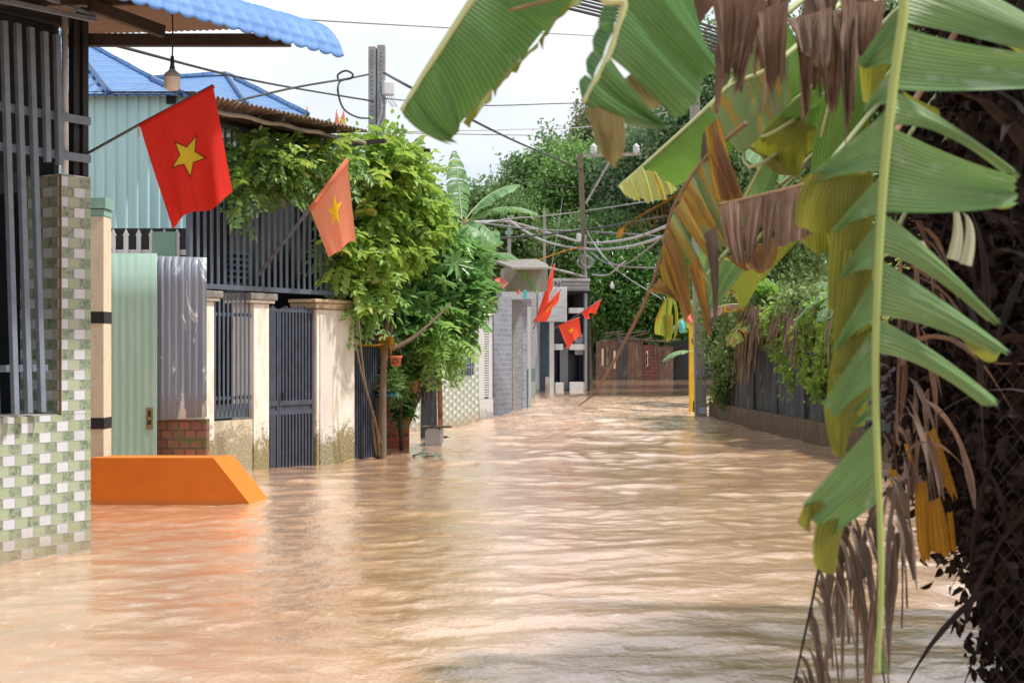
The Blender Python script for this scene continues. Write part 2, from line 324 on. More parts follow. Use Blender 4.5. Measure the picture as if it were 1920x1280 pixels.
M['twig'] = plain('dry_twig', (.36, .25, .15), (.22, .14, .08), 7, .9, .5)
M['terra'] = plain('terracotta', (.55, .17, .07), (.42, .12, .05), 9, .8, .2)
M['redp'] = plain('red_plastic', (.50, .04, .04), (.36, .03, .03), 6, .4, .05)
M['bluep'] = plain('blue_plastic', (.03, .25, .62), (.03, .2, .5), 6, .35, .05)
M['pinkp'] = plain('pink_cloth', (.70, .16, .14), (.55, .10, .09), 6, .7, .1)
M['teal'] = plain('teal_plastic', (.10, .50, .50), (.08, .4, .4), 6, .5, .1)
M['yellow'] = plain('yellow_paint', (.80, .52, .02), (.62, .38, .02), 4, .6, .2)
M['stone'] = bricks('grey_stone_cladding', (.25, .27, .32), (.17, .19, .235), (.33, .34, .37), .30, .11, .010, .8)
M['stone2'] = bricks('small_stone_cladding', (.30, .30, .32), (.20, .20, .22), (.28, .28, .28), .14, .06, .008, .8)
M['greyw'] = plaster('grey_render', (.30, .31, .34), (.22, .22, .22), (.12, .12, .08), -.1, .3, .3)
M['paleg'] = plaster('pale_grey_paint', (.50, .50, .51), (.38, .37, .36), (.16, .14, .10), -.1, .5, .3)
M['glassg'] = plain('green_glass', (.20, .32, .27), (.26, .38, .32), 4, .15, .02)
M['navy'] = plain('navy_glass', (.012, .022, .05), (.02, .03, .05), 4, .2, .02)
M['navy2'] = plain('blue_grey_door', (.05, .09, .13), (.04, .06, .09), 3, .35, .05)
M['sign'] = plain('signboard_face', (.62, .65, .68), (.56, .60, .63), 3, .4, .02)
M['rustwall'] = sheetmetal('rusty_panel', (.10, .06, .045), (.17, .11, .08), (.20, .15, .12), .8, 0, (3, .4, 1), (.13, .10, .05))
M['rustwall2'] = bricks('maroon_brick', (.20, .085, .07), (.16, .07, .06), (.07, .04, .035), .45, .17, .02, .9)
M['wallright'] = None
M['netting'] = sheetmetal('grey_netting', (.045, .05, .06), (.085, .09, .10), (.12, .12, .11), .85, 0, (5, .3, 1), (.08, .07, .05))
M['foam'] = plain('grey_foam_box', (.55, .57, .60), (.45, .46, .48), 5, .8, .1)
def mk_orange():
    t = NT('orange_paint'); uv = t.coord('UV'); z = t.sep(uv)[1]; n = t.noise(uv, 3, 6, .6); n2 = t.noise(uv, 50, 4, .7)
    col = t.mix(t.rng(n, .3, .7), (.74, .19, .018), (.64, .155, .015)); col = t.mix(t.rng(n2, .56, .72, 0, .5), col, (.35, .12, .03))
    col = t.mix(t.rng(t.math('ADD', z, t.math('MULTIPLY', n, .06)), .045, .11, .8, 0), col, (.42, .17, .05))
    return t.bsdf(col, .65, t.bump(n2, .25, .004), 0, .3)
M['orange'] = mk_orange()
def mk_wallright():
    t = NT('wet_algae_wall'); uv = t.coord('UV'); v = t.coord('UV', (7, .6, 1)); n = t.noise(v, 2.5, 6, .7, .3); z = t.sep(uv)[1]; n2 = t.noise(uv, 18, 5, .7)
    col = t.mix(t.rng(n, .40, .56), (.17, .09, .04), (.035, .03, .016)); col = t.mix(t.rng(n, .58, .64), col, (.28, .18, .09))
    col = t.mix(t.rng(t.math('ADD', z, t.math('MULTIPLY', n, .4)), .55, .72), col, (.06, .065, .03)); return t.bsdf(col, .6, t.bump(t.math('ADD', n, n2), .6, .012), 0, .4)
M['wallright'] = mk_wallright()
def mk_blue2():                                    # pressed metal roof tiles: rows and barrels in UV metres
    t = NT('blue_tile_roof'); uv = t.coord('UV'); s = t.sep(uv); fx = t.math('SINE', t.math('MULTIPLY', s[0], 2 * math.pi / .19)); fz = t.math('FRACT', t.math('DIVIDE', s[1], .30))
    col = t.mix(t.rng(t.noise(uv, 3, 5), .3, .7), (.085, .20, .42), (.13, .27, .52)); col = t.mix(t.rng(fz, .0, .14, .75, 0), col, (.02, .06, .2))
    col = t.mix(t.rng(fx, -.9, -1, 0, .5), col, (.04, .1, .3))
    return t.bsdf(col, .4, t.bump(t.math('ADD', t.math('MULTIPLY', fx, .5), fz), 1, .06), 0, .5)
M['blueroof2'] = mk_blue2()
def mk_flag(name, c1, c2, trans=.3):
    t = NT(name); uv = t.coord('UV'); n = t.noise(t.coord('UV', (8, 1, 1)), 4, 4, .6); wv = t.noise(uv, 220, 2, .5)
    col = t.mix(t.rng(n, .3, .7), c1, c2); return t.bsdf(col, .7, t.bump(t.math('ADD', n, t.math('MULTIPLY', wv, .15)), .35, .006), 0, .2, trans, c1)
M['flagred'] = mk_flag('red_flag_cloth', (.72, .035, .02), (.60, .025, .018)); M['flagpale'] = mk_flag('backlit_flag_cloth', (.95, .36, .22), (.90, .27, .15), .5)  # pale flag: base colour carries the glow of light through cloth
M['flagred2'] = mk_flag('orange_red_flag_cloth', (.85, .10, .05), (.74, .07, .04), .35)
M['star'] = mk_flag('yellow_star_cloth', (.90, .70, .05), (.82, .60, .04)); M['starl'] = mk_flag('bright_star_cloth', (.95, .72, .02), (.95, .62, .02))
M['seam'] = mk_flag('dark_red_stitching', (.16, .02, .02), (.13, .02, .02), .1)
# foliage materials
M['lf_vine'] = leafmat('vine_leaf', (.045, .12, .03), (.15, .27, .07), (.32, .30, .08))
M['lf_bush'] = leafmat('bush_leaf', (.08, .19, .03), (.27, .40, .07), (.50, .42, .13), .38)
M['lf_tree2'] = leafmat('glossy_leaf', (.05, .14, .04), (.17, .33, .10), (.30, .42, .10), .3, .3)
M['lf_fern'] = leafmat('bright_pinnate_leaf', (.12, .26, .05), (.24, .40, .10), (.36, .48, .16), .4)
M['lf_far'] = leafmat('far_tree_leaf', (.04, .095, .03), (.14, .24, .075), (.24, .30, .10), .3)
M['lf_farlight'] = leafmat('light_far_leaf', (.07, .16, .04), (.20, .34, .10), (.34, .42, .14), .35)
M['lf_fargrey'] = leafmat('bluish_far_leaf', (.07, .14, .07), (.20, .31, .16), (.30, .38, .2), .3)
M['lf_farbrown'] = leafmat('olive_brown_leaf', (.08, .10, .05), (.19, .21, .10), (.32, .25, .1), .3)
M['lf_dark'] = leafmat('dark_shrub_leaf', (.02, .07, .015), (.08, .20, .035), (.26, .42, .1), .25, .25)
M['lf_creep'] = leafmat('creeper_leaf', (.08, .14, .045), (.20, .28, .09), (.36, .30, .14), .25, .6)
M['ban'] = bananamat('banana_leaf_green', (.065, .19, .055), (.16, .31, .095), (.34, .46, .22), .18, 0, bloom=.35, tcol=(.2, .5, .12))
M['banB'] = bananamat('banana_leaf_dark', (.035, .13, .04), (.07, .20, .05), (.16, .30, .09), .3, 0, bloom=.12)
M['ban_y'] = bananamat('banana_underside_olive', (.13, .17, .02), (.20, .23, .03), (.28, .30, .06), .35, 0, tcol=(.42, .42, .03))
M['ban_bright'] = bananamat('banana_leaf_backlit', (.07, .21, .045), (.14, .32, .08), (.28, .44, .15), .32, 0)
M['ban_half'] = bananamat('banana_leaf_browning', (.12, .23, .09), (.22, .32, .15), (.32, .40, .2), .25, .3)
M['ban_orange'] = bananamat('banana_leaf_dying', (.16, .18, .04), (.30, .24, .04), (.40, .30, .05), .35, .9, (.15, .07, .035), (.42, .21, .03))
M['ban_far'] = bananamat('banana_leaf_far', (.06, .19, .07), (.15, .32, .15), (.25, .40, .2), .3, 0, pitch=.05)
M['ban_yg'] = bananamat('banana_leaf_yellow_green', (.18, .30, .05), (.32, .42, .08), (.42, .50, .14), .45, .2)
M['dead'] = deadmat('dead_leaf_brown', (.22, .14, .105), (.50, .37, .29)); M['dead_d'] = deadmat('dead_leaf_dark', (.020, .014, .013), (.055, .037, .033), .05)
M['dead_g'] = deadmat('dead_leaf_grey', (.11, .08, .065), (.30, .24, .20), .12); M['dead_y'] = deadmat('dead_leaf_yellow', (.55, .26, .02), (.62, .34, .03), .4)
M['midrib'] = plain('banana_midrib', (.34, .42, .13), (.26, .36, .10), 4, .45, .1, stretch=(1, 1, .2)); M['midribd'] = plain('dry_midrib', (.28, .15, .08), (.20, .11, .06), 8, .7, .3)
M['midribp'] = plain('pale_midrib', (.50, .55, .28), (.44, .5, .22), 4, .5, .1)
M['pseudo'] = plain('banana_stem', (.20, .17, .08), (.09, .07, .045), 3, .8, .5, stretch=(1, 1, .2))
# ------------------------------------------------------------------ water and ground
def vnoise(x, y, seed):
    xi = np.floor(x).astype(np.int64); yi = np.floor(y).astype(np.int64); fx = x - xi; fy = y - yi
    def h(a, b):
        n = (a * 374761393 + b * 668265263 + seed * 1274126177) & 0xffffffff; n = ((n ^ (n >> 13)) * 1274126177) & 0xffffffff
        return ((n ^ (n >> 16)) & 0xffff) / 65535.0 * 2 - 1
    u = fx * fx * fx * (fx * (fx * 6 - 15) + 10); v = fy * fy * fy * (fy * (fy * 6 - 15) + 10)
    return (h(xi, yi) * (1 - u) + h(xi + 1, yi) * u) * (1 - v) + (h(xi, yi + 1) * (1 - u) + h(xi + 1, yi + 1) * u) * v
def make_water():
    ys = np.concatenate([np.linspace(-12, 3.9, 20), 4 * (110 / 4.0) ** (np.linspace(0, 1, 900))]); nc = 620
    s = np.linspace(-1, 1, nc); Y = np.repeat(ys[:, None], nc, 1); hw = np.maximum(.42 * np.abs(Y), 0) + 7; X = s[None, :] * hw
    sp = np.maximum(np.gradient(ys)[:, None] * np.ones_like(X), hw * 2 / nc)
    turb = np.exp(-((Y - 36) / 13.0) ** 2) * 1.0 + .12 * (Y > 20); turb = np.clip(turb + np.clip((Y - 18) / 60, 0, .2) * 0, 0, 1)
    calm = 1 / (1 + np.exp((Y - 52) / 1.5))
    Z = np.zeros_like(X); wx = X + .25 * vnoise(X * .5, Y * .5, 11); wy = Y + .35 * vnoise(X * .35, Y * .5, 12)
    for (lx, ly, a, at, sd) in ((6.5, 3.4, .026, .045, 1), (2.1, 1.2, .016, .050, 2), (.85, .52, .015, .050, 3), (.34, .25, .0095, .028, 4), (.15, .15, .0042, .009, 5)):
        fade = np.clip((ly / sp - 1.6) / 1.5, 0, 1); nn = vnoise(wx / lx + sd * 17, wy / ly + sd * 31, sd); n2 = vnoise(wx / lx * 1.3 + 5, wy / ly * .8 + 9 - wx / lx * .5, sd + 50)
        q = .6 * nn + .4 * (1 - 2 * np.abs(n2)); Z += fade * q * (a + (at - a) * turb) * (.12 + .88 * calm)
    Z += -.04 * 0
    V = np.stack([X, Y, Z], -1).reshape(-1, 3); nr = len(ys); i = np.arange(nr - 1)[:, None] * nc + np.arange(nc - 1)[None, :]
    Fq = np.stack([i, i + 1, i + nc + 1, i + nc], -1).reshape(-1, 4)
    me = bpy.data.meshes.new('water'); me.vertices.add(len(V)); me.vertices.foreach_set('co', V.ravel()); me.loops.add(Fq.size); me.loops.foreach_set('vertex_index', Fq.ravel())
    me.polygons.add(len(Fq)); me.polygons.foreach_set('loop_start', np.arange(0, Fq.size, 4)); me.polygons.foreach_set('loop_total', np.full(len(Fq), 4)); me.polygons.foreach_set('use_smooth', np.ones(len(Fq), bool)); me.update()
    t = NT('muddy_water'); ob = t.coord('Object'); s = t.sep(ob); v = t.coord('Object', (.75, 1, 1)); v2 = t.coord('Object', (1.5, .6, 1))
    n1 = t.noise(v, .9, 6, .6, .6); n2 = t.noise(v, 4.5, 6, .65, .8); n3 = t.noise(v2, 13, 5, .62, .6); nf = t.noise(v2, 38, 3, .6)
    col = t.mix(t.rng(n1, .35, .68), (.50, .275, .145), (.63, .40, .255)); col = t.mix(t.rng(n2, .45, .7, 0, .5), col, (.72, .52, .38))
    tz = t.math('MULTIPLY', t.rng(s[1], 22, 33, 0, 1, True), t.rng(s[1], 44, 51, 1, 0, True))
    fo = t.math('ADD', t.math('MULTIPLY', n2, .6), t.math('MULTIPLY', n3, .4)); foam = t.math('MULTIPLY', t.rng(fo, .40, .56), tz)
    col = t.mix(t.math('MULTIPLY', foam, .85), col, (.68, .46, .31)); fs = t.math('MULTIPLY', t.rng(n3, .56, .64), t.rng(n2, .50, .60)); col = t.mix(t.math('MULTIPLY', fs, .6), col, (.8, .66, .54))
    h = t.math('ADD', t.math('MULTIPLY', n2, .35), t.math('ADD', t.math('MULTIPLY', n3, .22), t.math('MULTIPLY', nf, .10)))
    m = t.bsdf(col, t.rng(foam, 0, 1, .035, .5), t.bump(h, .42, .05), 0, .5, ior=1.65, coat=.6)
    me.materials.append(m); o = bpy.data.objects.new('water', me); C.objects.link(o)
    tag(o, 'brown muddy flood water filling the street with ripples and pale turbulent foam', kind='structure')
make_water()
b = MB(); b.quad((-250, -150, -.7), (250, -150, -.7), (250, 350, -.7), (-250, 350, -.7)); gobj = b.build('ground', plain('mud', (.16, .10, .06), (.22, .15, .09), 2, .9, .5))
tag(gobj, 'brown earth lying under and around the flood water', kind='structure')
# land that stays behind the houses, above the water
b = MB(); b.box(WF, -80, 80, -160, -84, -.65, .25); tag(b.build('terrain', plain('earth', (.12, .10, .05), (.07, .08, .03), 1.5, .95, .6)), 'raised ground behind the far wall where the trees stand', kind='structure')
# ================================================================== LEFT SIDE: the near tiled house
T = fr2(WP(170, 1030), WP(0, 1055)); T = Frame((WP(170, 1030).x, WP(170, 1030).y), (.532, .846))   # u=0 at its far edge, negative towards the camera
uC = T.u(115)
house = thing('tiled_house', T.pt(-1.5, 0, 0), 'near house at the left edge with mosaic tile wall, barred window and long blue canopy', 'house')
b = MB(); b.box(T, -7, 0, -.45, 0, -.65, 1.02); b.build('wall', M['tile'], house)
b = MB(); b.box(T, uC, 0, -.45, 0, 1.022, 2.79); b.build('pillar', M['tile'], house)
b = MB(); b.box(T, uC - .008, uC - .001, -.012, .006, 1.02, 2.79); b.build('edge_trim', M['midribd'], house)
b = MB(); b.box(T, -7, uC - .01, -.40, -.02, 1.02, 1.026); b.build('window_sill', M['concrete'], house)
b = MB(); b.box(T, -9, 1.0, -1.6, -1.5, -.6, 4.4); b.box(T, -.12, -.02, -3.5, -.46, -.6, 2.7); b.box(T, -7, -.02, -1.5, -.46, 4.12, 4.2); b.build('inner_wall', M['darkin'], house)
# white inner window frame seen deep inside
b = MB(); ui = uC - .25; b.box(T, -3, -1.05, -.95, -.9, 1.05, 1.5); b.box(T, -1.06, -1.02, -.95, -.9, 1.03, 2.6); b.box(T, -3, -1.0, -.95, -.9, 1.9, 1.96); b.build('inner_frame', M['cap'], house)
gr = MB()
grille = MB()
for py in (215, 282):
    z = 1.5 + (HY - (py + (15 if py == 215 else 18))) / FP * 11.2
    grille.box(T, -5, -.04, .02, .05, z - .03, z + .03)
zb = 1.5 + (655 - 690) / FP * 10.8; grille.box(T, -5, uC - .12, -.03, 0, zb - .025, zb + .025)
grille = grille.build('window_grille', M['bar'], house, bevel=.004)
for (xt, xb, yt, yb) in ((-22, -8, 38, 776), (7, 29, 40, 776), (32, 54, 45, 774), (57, 79, 52, 772), (83, 89, 60, 304), (106, 112, 66, 309), (-60, -46, 30, 780), (-98, -84, 25, 785), (-136, -120, 20, 790)):
    b = MB(); ut, zt = T.hit(xt, yt, .075); ub, zbt = T.hit(xb, yb, .075)
    b.prism([T.pt(ut - .021, .055, zt), T.pt(ut + .021, .055, zt), T.pt(ub + .021, .055, zbt), T.pt(ub - .021, .055, zbt)], T.n * .04); b.build('bar', M['bar'], grille)
b = MB(); u0 = T.u(120); b.tube([T.pt(u0, .01, 2.80), T.pt(u0, .01, 3.95)], .024, 10); b.build('post', M['white'], house, True)
b = MB(); b.box(T, -.055, .0, -.10, -.02, 2.79, 4.06); b.box(T, -.125, -.07, -.10, -.04, 2.79, 4.0); b.build('corner_post', M['black'], house, bevel=.003)
b = MB(); b.box(T, -7, -.13, -.12, -.06, 3.90, 4.0); b.box(T, -5, -.13, -.3, -.25, 2.8, 4.0); b.build('lintel_and_shade', M['darkin'], house)  # lintel bar and a dark sheet for the shade behind the upper bars
# canopy: profile (w = distance back from the eave, z)
E0 = Vector((-1.35, 11.82, 0)); K = Frame((E0.x, E0.y), (.532, .846))
prof = [(0, 3.81), (.025, 3.88), (.06, 3.945), (.11, 4.005), (.18, 4.06), (.27, 4.10), (.38, 4.135), (.6, 4.165), (1.0, 4.19), (1.8, 4.26), (2.9, 4.36)]
def prz(wd):
    for (a, za), (c, zc) in zip(prof, prof[1:]):
        if wd <= c: return lerp(za, zc, (wd - a) / (c - a))
    return prof[-1][1]
plen = [0]
for (a, za), (c, zc) in zip(prof, prof[1:]): plen.append(plen[-1] + math.hypot(c - a, zc - za))
def canopy_pt(s_, l, off=0):
    for k in range(len(prof) - 1):
        if l <= plen[k + 1] or k == len(prof) - 2:
            f = (l - plen[k]) / (plen[k + 1] - plen[k]); wv_ = lerp(prof[k][0], prof[k + 1][0], f); z = lerp(prof[k][1], prof[k + 1][1], f)
            tx, tz = prof[k + 1][0] - prof[k][0], prof[k + 1][1] - prof[k][1]; L = math.hypot(tx, tz); nx, nz_ = tz / L, tx / L
            q = K.pt(s_, -wv_ + off * nx, z + off * nz_); return q
Lt = 2.2; nA, nB = 560, 120
def canopy_fn(a, c):
    s_ = -8 * (1 - a); l = c * Lt
    bar_ = abs(math.sin(math.pi * s_ / .15)); step = (l / .085) % 1.0
    off = .022 * (1 - bar_) ** 2 + .017 * (1 - step) * (.3 + .7 * bar_)
    edge = .012 * bar_ if c == 0 else 0
    q = canopy_pt(s_, max(l - edge, 0), off); 
    if c == 0: q.z -= .02 * bar_
    return q
b = MB(); b.grid(canopy_fn, nA, nB, lambda a, c: (a * 8, c * Lt)); roof = b.build('roof', M['blueroof'], house, True, solid=.006)
b = MB(); b.grid(lambda a, c: canopy_pt(-8 * (1 - a) - .01, .06 + c * (plen[-1] - .08), -.035 + .012 * math.sin(c * plen[-1] / .075 * 2 * math.pi)), 6, 320, lambda a, c: (a * 8, c * 3)); b.build('underside', M['under'], roof, False, solid=.004)
def barrow(p, q, w_, h_, nm, mt, par, bev=.004):
    b = MB(); d = (q - p).normalized(); up = Vector((0, 0, 1)); sd_ = d.cross(up).normalized() * (w_ / 2); u2 = sd_.cross(d).normalized() * (h_ / 2)
    b.prism([p - sd_ - u2, p + sd_ - u2, p + sd_ + u2, p - sd_ + u2], q - p); return b.build(nm, mt, par, bevel=bev)
barrow(P(118, 76, 11.35), P(545, 76, 11.35), .07, .093, 'beam', M['beam'], house)
barrow(P(168, 10, 10.6), P(306, 60, 11.25), .05, .09, 'rafter', M['beam'], house)
barrow(P(-60, -12, 9.9), P(178, 38, 10.9), .04, .035, 'frame_pipe', M['bar'], house)
barrow(P(60, -14, 10.3), P(178, 31, 10.92), .03, .028, 'frame_pipe', M['bar'], house)
barrow(P(181, -40, 10.95), P(181, 37, 10.95), .024, .024, 'frame_pipe', M['bar'], house)
barrow(P(-60, 4, 10.2), P(300, 4, 11.0), .04, .05, 'purlin', M['beam'], house)
# hanging lamp
lp = P(323, 110, 11.1); t_ = thing('hanging_lamp', P(323, 168, 11.1), 'frosted white bulb lamp hanging on a black cord below the canopy beam', 'lamp')
b = MB(); b.tube([P(323, 15, 11.1), lp + Vector((.004, 0, .15)), lp], .006, 6); b.build('cord', M['rubber'], t_)
b = MB(); c_ = P(323, 128, 11.1); b.lathe(c_, [(.008, .09), (.014, .085), (.016, .02), (.022, .0), (.022, -.01)], 12); b.build('socket', M['rubber'], t_, True)
b = MB(); b.lathe(c_, [(.020, -.005), (.028, -.02), (.052, -.038), (.060, -.05), (.061, -.07)], 20); b.build('collar', M['concrete'], t_, True)
b = MB(); b.lathe(c_, [(.060, -.068), (.061, -.1), (.060, -.13), (.054, -.15), (.04, -.163), (.0, -.168)], 20); b.build('bulb', plain('frosted_bulb', (.75, .68, .58), (.7, .63, .52), 4, .35, .02), t_, True)
# flags -------------------------------------------------------------
def star_mesh(surf, uc, vc, r, asp, rot, off, mt, par, nm='star', label=None):
    b = MB(); pts = []
    for k in range(10):
        a = rot + k * math.pi / 5; rr = r if k % 2 == 0 else r * .42; pts.append((math.sin(a) * rr, math.cos(a) * rr))
    for k in range(10):
        p, q = pts[k], pts[(k + 1) % 10]; n = 5
        rows = [[(lerp(0, lerp(p[0], q[0], j / max(i, 1)), i / n), lerp(0, lerp(p[1], q[1], j / max(i, 1)), i / n)) for j in range(i + 1)] for i in range(n + 1)]
        for sgn in (off, -off):
            for i in range(n):
                for j in range(i + 1):
                    tri = [rows[i][j], rows[i + 1][j], rows[i + 1][j + 1]]; b.poly([surf(uc + x, vc + y * asp, sgn) for x, y in tri], [(x, y) for x, y in tri])
                    if j < i: tri = [rows[i][j], rows[i + 1][j + 1], rows[i][j + 1]]; b.poly([surf(uc + x, vc + y * asp, sgn) for x, y in tri], [(x, y) for x, y in tri])
    return b.build(nm, mt, par, True)
def flag(label, A, B, Cc, D, pole, folds, mt, star=None, smt=None, outline=False, hem=None, group='flags hung along the street', polr=.011, ncol=48, pocket=.0):
    """A hoist foot, B hoist top, Cc fly at B, D fly at A; folds(u,v) -> Vector"""
    root = thing('flag', (A + B) / 2, label, 'flag', group)
    def surf(u, v, off=0):
        p = lerp(lerp(A, B, u), lerp(D, Cc, u), v) + folds(u, v)
        if off:
            e = .01; du = lerp(lerp(A, B, u + e), lerp(D, Cc, u + e), v) + folds(u + e, v) - p; dv = lerp(lerp(A, B, u), lerp(D, Cc, u), v + e) + folds(u, v + e) - p
            n = du.cross(dv); n.normalize(); return p + n * off
        return p
    b = MB(); b.grid(lambda a, c: surf(a, c), ncol, ncol, lambda a, c: (a * .6, c * .9)); b.build('cloth', mt, root, True)
    if star:
        uc, vc, r, asp, rot = star
        if outline: star_mesh(surf, uc, vc, r * 1.16, asp, rot, .0015, M['seam'], root, 'star_outline')
        star_mesh(surf, uc, vc, r, asp, rot, .003, smt or M['star'], root)
    b = MB(); b.tube(pole, polr, 8); b.build('pole', M['pole'], root, True)
    b = MB(); b.tube([lerp(A, B, -.01), lerp(A, B, 1.01)], polr * 1.35, 8); b.build('sleeve', mt, root, True)
    return root
dF = 11.1
flag('large clean red flag with yellow star slanting out from the near tiled house', P(262, 235, dF), P(400, 163, dF), P(438, 362, dF + .1), P(316, 431, dF + .05), [P(140, 301, dF + .1), P(270, 229, dF), P(400, 160, dF)],
     lambda u, v: Vector((.012 * math.sin(u * 9 + v * 2) * v, .045 * math.sin(u * 12 + v * 1.5) * v + .05 * math.sin(u * 5 + 1) * v, -.02 * math.sin(u * math.pi) * v * v * math.cos(u * 7) + .035 * math.sin(u * math.pi * 2 + .4) * v * v)),
     M['flagred'], (.50, .475, .225, .80, -.12), M['star'], True)
b = MB(); q = P(256, 237, dF - .02); b.tube([q, q + Vector((.012, 0, -.02)), q + Vector((.01, 0, -.085))], .003, 5); b.tube([q, q + Vector((.02, 0, -.01)), q + Vector((.02, 0, -.07))], .002, 5); tag(b.build('ribbon', M['pinkp']), 'short pink tie ribbon at the foot of the large red flag', 'ribbon')
dG = 17.6
flag('pale backlit salmon flag with bright yellow star on a long steep pole by the lattice', P(581, 392, dG), P(651, 300, dG), P(669, 452, dG + .1), P(613, 482, dG + .1), [P(485, 515, dG + .5), P(580, 392, dG), P(653, 297, dG)],
     lambda u, v: Vector((.05 * math.sin(u * 5.5 + .3) * v * (1 - v * .3), .07 * math.sin(u * 6.5 + 1) * v, .02 * math.sin(u * 9) * v)), M['flagpale'], (.54, .43, .24, .95, .35), M['starl'], False, polr=.02)
# ================================================================== cream gate post, orange barrier, sheets, brick
g0 = WP(165, 905)
dC = 14.75; Fc = Frame((P(181, 0, dC).x, dC), (1, 0)); gp = thing('gate_post', Fc.pt(0, 0, 0), 'cream painted gate post with mint cap and black bands beside the tile wall', 'post')
def zat(py, d): return CZ - (py - HY) / FP * d
b = MB(); b.box(Fc, -.20, .072, -.28, 0, -.65, zat(405, dC)); b.build('shaft', M['cream'], gp, bevel=.006)
b = MB(); b.box(Fc, -.2, .078, -.285, .006, zat(405, dC), zat(392, dC)); b.box(Fc, -.2, .095, -.30, .02, zat(391, dC), zat(370, dC)); b.build('cap', M['mint'], gp, bevel=.005)
for y0, y1 in ((606, 584), (804, 783)):
    b = MB(); b.box(Fc, -.203, .075, -.283, .003, zat(y0, dC), zat(y1, dC)); b.build('band', M['black'], gp)
d0 = FP * CZ / (949 - HY); dO = d0; z1 = zat(858, dO)
xa = P(168, 0, dO).x; xb = P(400, 0, dO).x; xc = P(472, 0, dO).x
b = MB(); dx = (xc - xb) / z1
fp = [Vector((xa, dO, -.65)), Vector((xb + dx * (z1 + .65), dO, -.65)), Vector((xb, dO, z1)), Vector((xa, dO, z1))]
i = len(b.v); back = Vector((.13, .35, 0)); bp = [p + back for p in fp]
uvf = lambda p: (p.x, p.z)
b.poly(fp, [uvf(p) for p in fp]); b.quad(fp[1], bp[1], bp[2], fp[2], [(0, -.6), (.2, -.6), (.2, .5), (0, .5)]); b.quad(fp[3], fp[2], bp[2], bp[3]); b.quad(bp[0], fp[0], fp[3], bp[3]); b.poly(bp[::-1], [uvf(p) for p in bp[::-1]])
ob_ = b.build('flood_barrier', M['orange'], bevel=0); tag(ob_, 'low orange painted concrete ramp wall with a sloping end, standing in the flood water', 'low wall')
dS = 16.6; Fs = Frame((0, dS), (1, 0)); X = lambda px, d=dS: P(px, 0, d).x
def corr(F, u0, u1, v, z0, z1, pitch, amp, mt, name, label, cat, group=None, top=None, par=None, bot=None):
    b = MB(); n = int((u1 - u0) / pitch * 10)
    def fn(a, c):
        u = lerp(u0, u1, a); zt = z1 + (top(a) if top else 0); zb_ = z0 + (bot(a) if bot else 0); return F.pt(u, v + amp * math.sin(2 * math.pi * u / pitch), lerp(zb_, zt, c))
    b.grid(fn, n, 6, lambda a, c: (a * (u1 - u0), c * (z1 - z0))); o = b.build(name, mt, par, True, solid=.002)
    return tag(o, label, cat, group) if label else o
corr(Fs, X(176), X(213), .02, zat(800, dS), zat(464, dS), .06, .006, M['greysheet'], 'corrugated_sheet', 'narrow weathered grey sheet squeezed between the cream post and the mint sheet', 'metal sheet', 'upright sheets closing the gap')
ms = corr(Fs, X(212), X(298), .10, -.3, zat(476, dS), .085, .0018, M['mintsheet'], 'corrugated_sheet', 'tall mint green sheet door with a rusty latch hole near its foot', 'metal sheet', 'upright sheets closing the gap')
b = MB(); b.box(Fs, X(278), X(291), .095, .107, zat(804, dS), zat(763, dS)); lt = b.build('latch', plain('rusty_latch', (.30, .22, .08), (.12, .09, .06), 40, .8, .4), ms); b = MB(); b.box(Fs, X(281), X(288), .105, .110, zat(795, dS), zat(786, dS)); b.build('hole', M['black'], lt); b = MB(); b.box(Fs, X(282), X(287), .105, .110, zat(780, dS), zat(768, dS)); b.build('hole', M['black'], lt)
corr(Fs, X(293), X(389), .05, zat(788, dS), zat(480, dS), .075, .007, M['greysheet'], 'corrugated_sheet', 'wide grey galvanised sheet with white scuffs, top leaning right', 'metal sheet', 'upright sheets closing the gap', top=lambda a: -.02 * a, bot=lambda a: .04 * a)
b = MB(); b.box(Fs, X(170), X(386), -.2, -.02, -.65, zat(786, dS)); tag(b.build('brick_wall', M['redbrick']), 'low mossy red brick wall showing under the grey sheets', 'wall')
b = MB(); dQ = 18.5; Fq_ = Frame((0, dQ), (1, 0)); pf = thing('picket_fence', (P(270, 0, dQ).x, dQ, 0), 'white picket fence with pointed tips above the mint sheet', 'fence')
b.box(Fq_, X(180, dQ), X(352, dQ), -.03, 0, zat(478, dQ), zat(468, dQ)); b.build('rail', M['white'], pf)
for px in (191, 213, 237, 261, 285, 309, 333):
    b = MB(); x_ = X(px, dQ); w_ = .027; zt = zat(442, dQ); b.prism([(x_ - w_, dQ - .03, zat(520, dQ)), (x_ + w_, dQ - .03, zat(520, dQ)), (x_ + w_, dQ - .03, zt), (x_ + w_ + .012, dQ - .03, zt), (x_, dQ - .03, zt + .085), (x_ - w_ - .012, dQ - .03, zt), (x_ - w_, dQ - .03, zt)], (0, .02, 0)); b.build('picket', M['white'], pf)
b = MB(); b.box(Fq_, X(287, dQ), X(331, dQ), .03, .05, zat(500, dQ), zat(435, dQ)); b.build('board', M['mint'], pf)
b = MB(); Fd = Frame((0, 20.6), (1, 0)); b.box(Fd, X(150, 20.6), X(362, 20.6), -.1, 0, -.65, zat(428, 20.6)); tag(b.build('yard_wall', M['darkin']), 'dark wall in shade behind the white picket fence', 'wall')
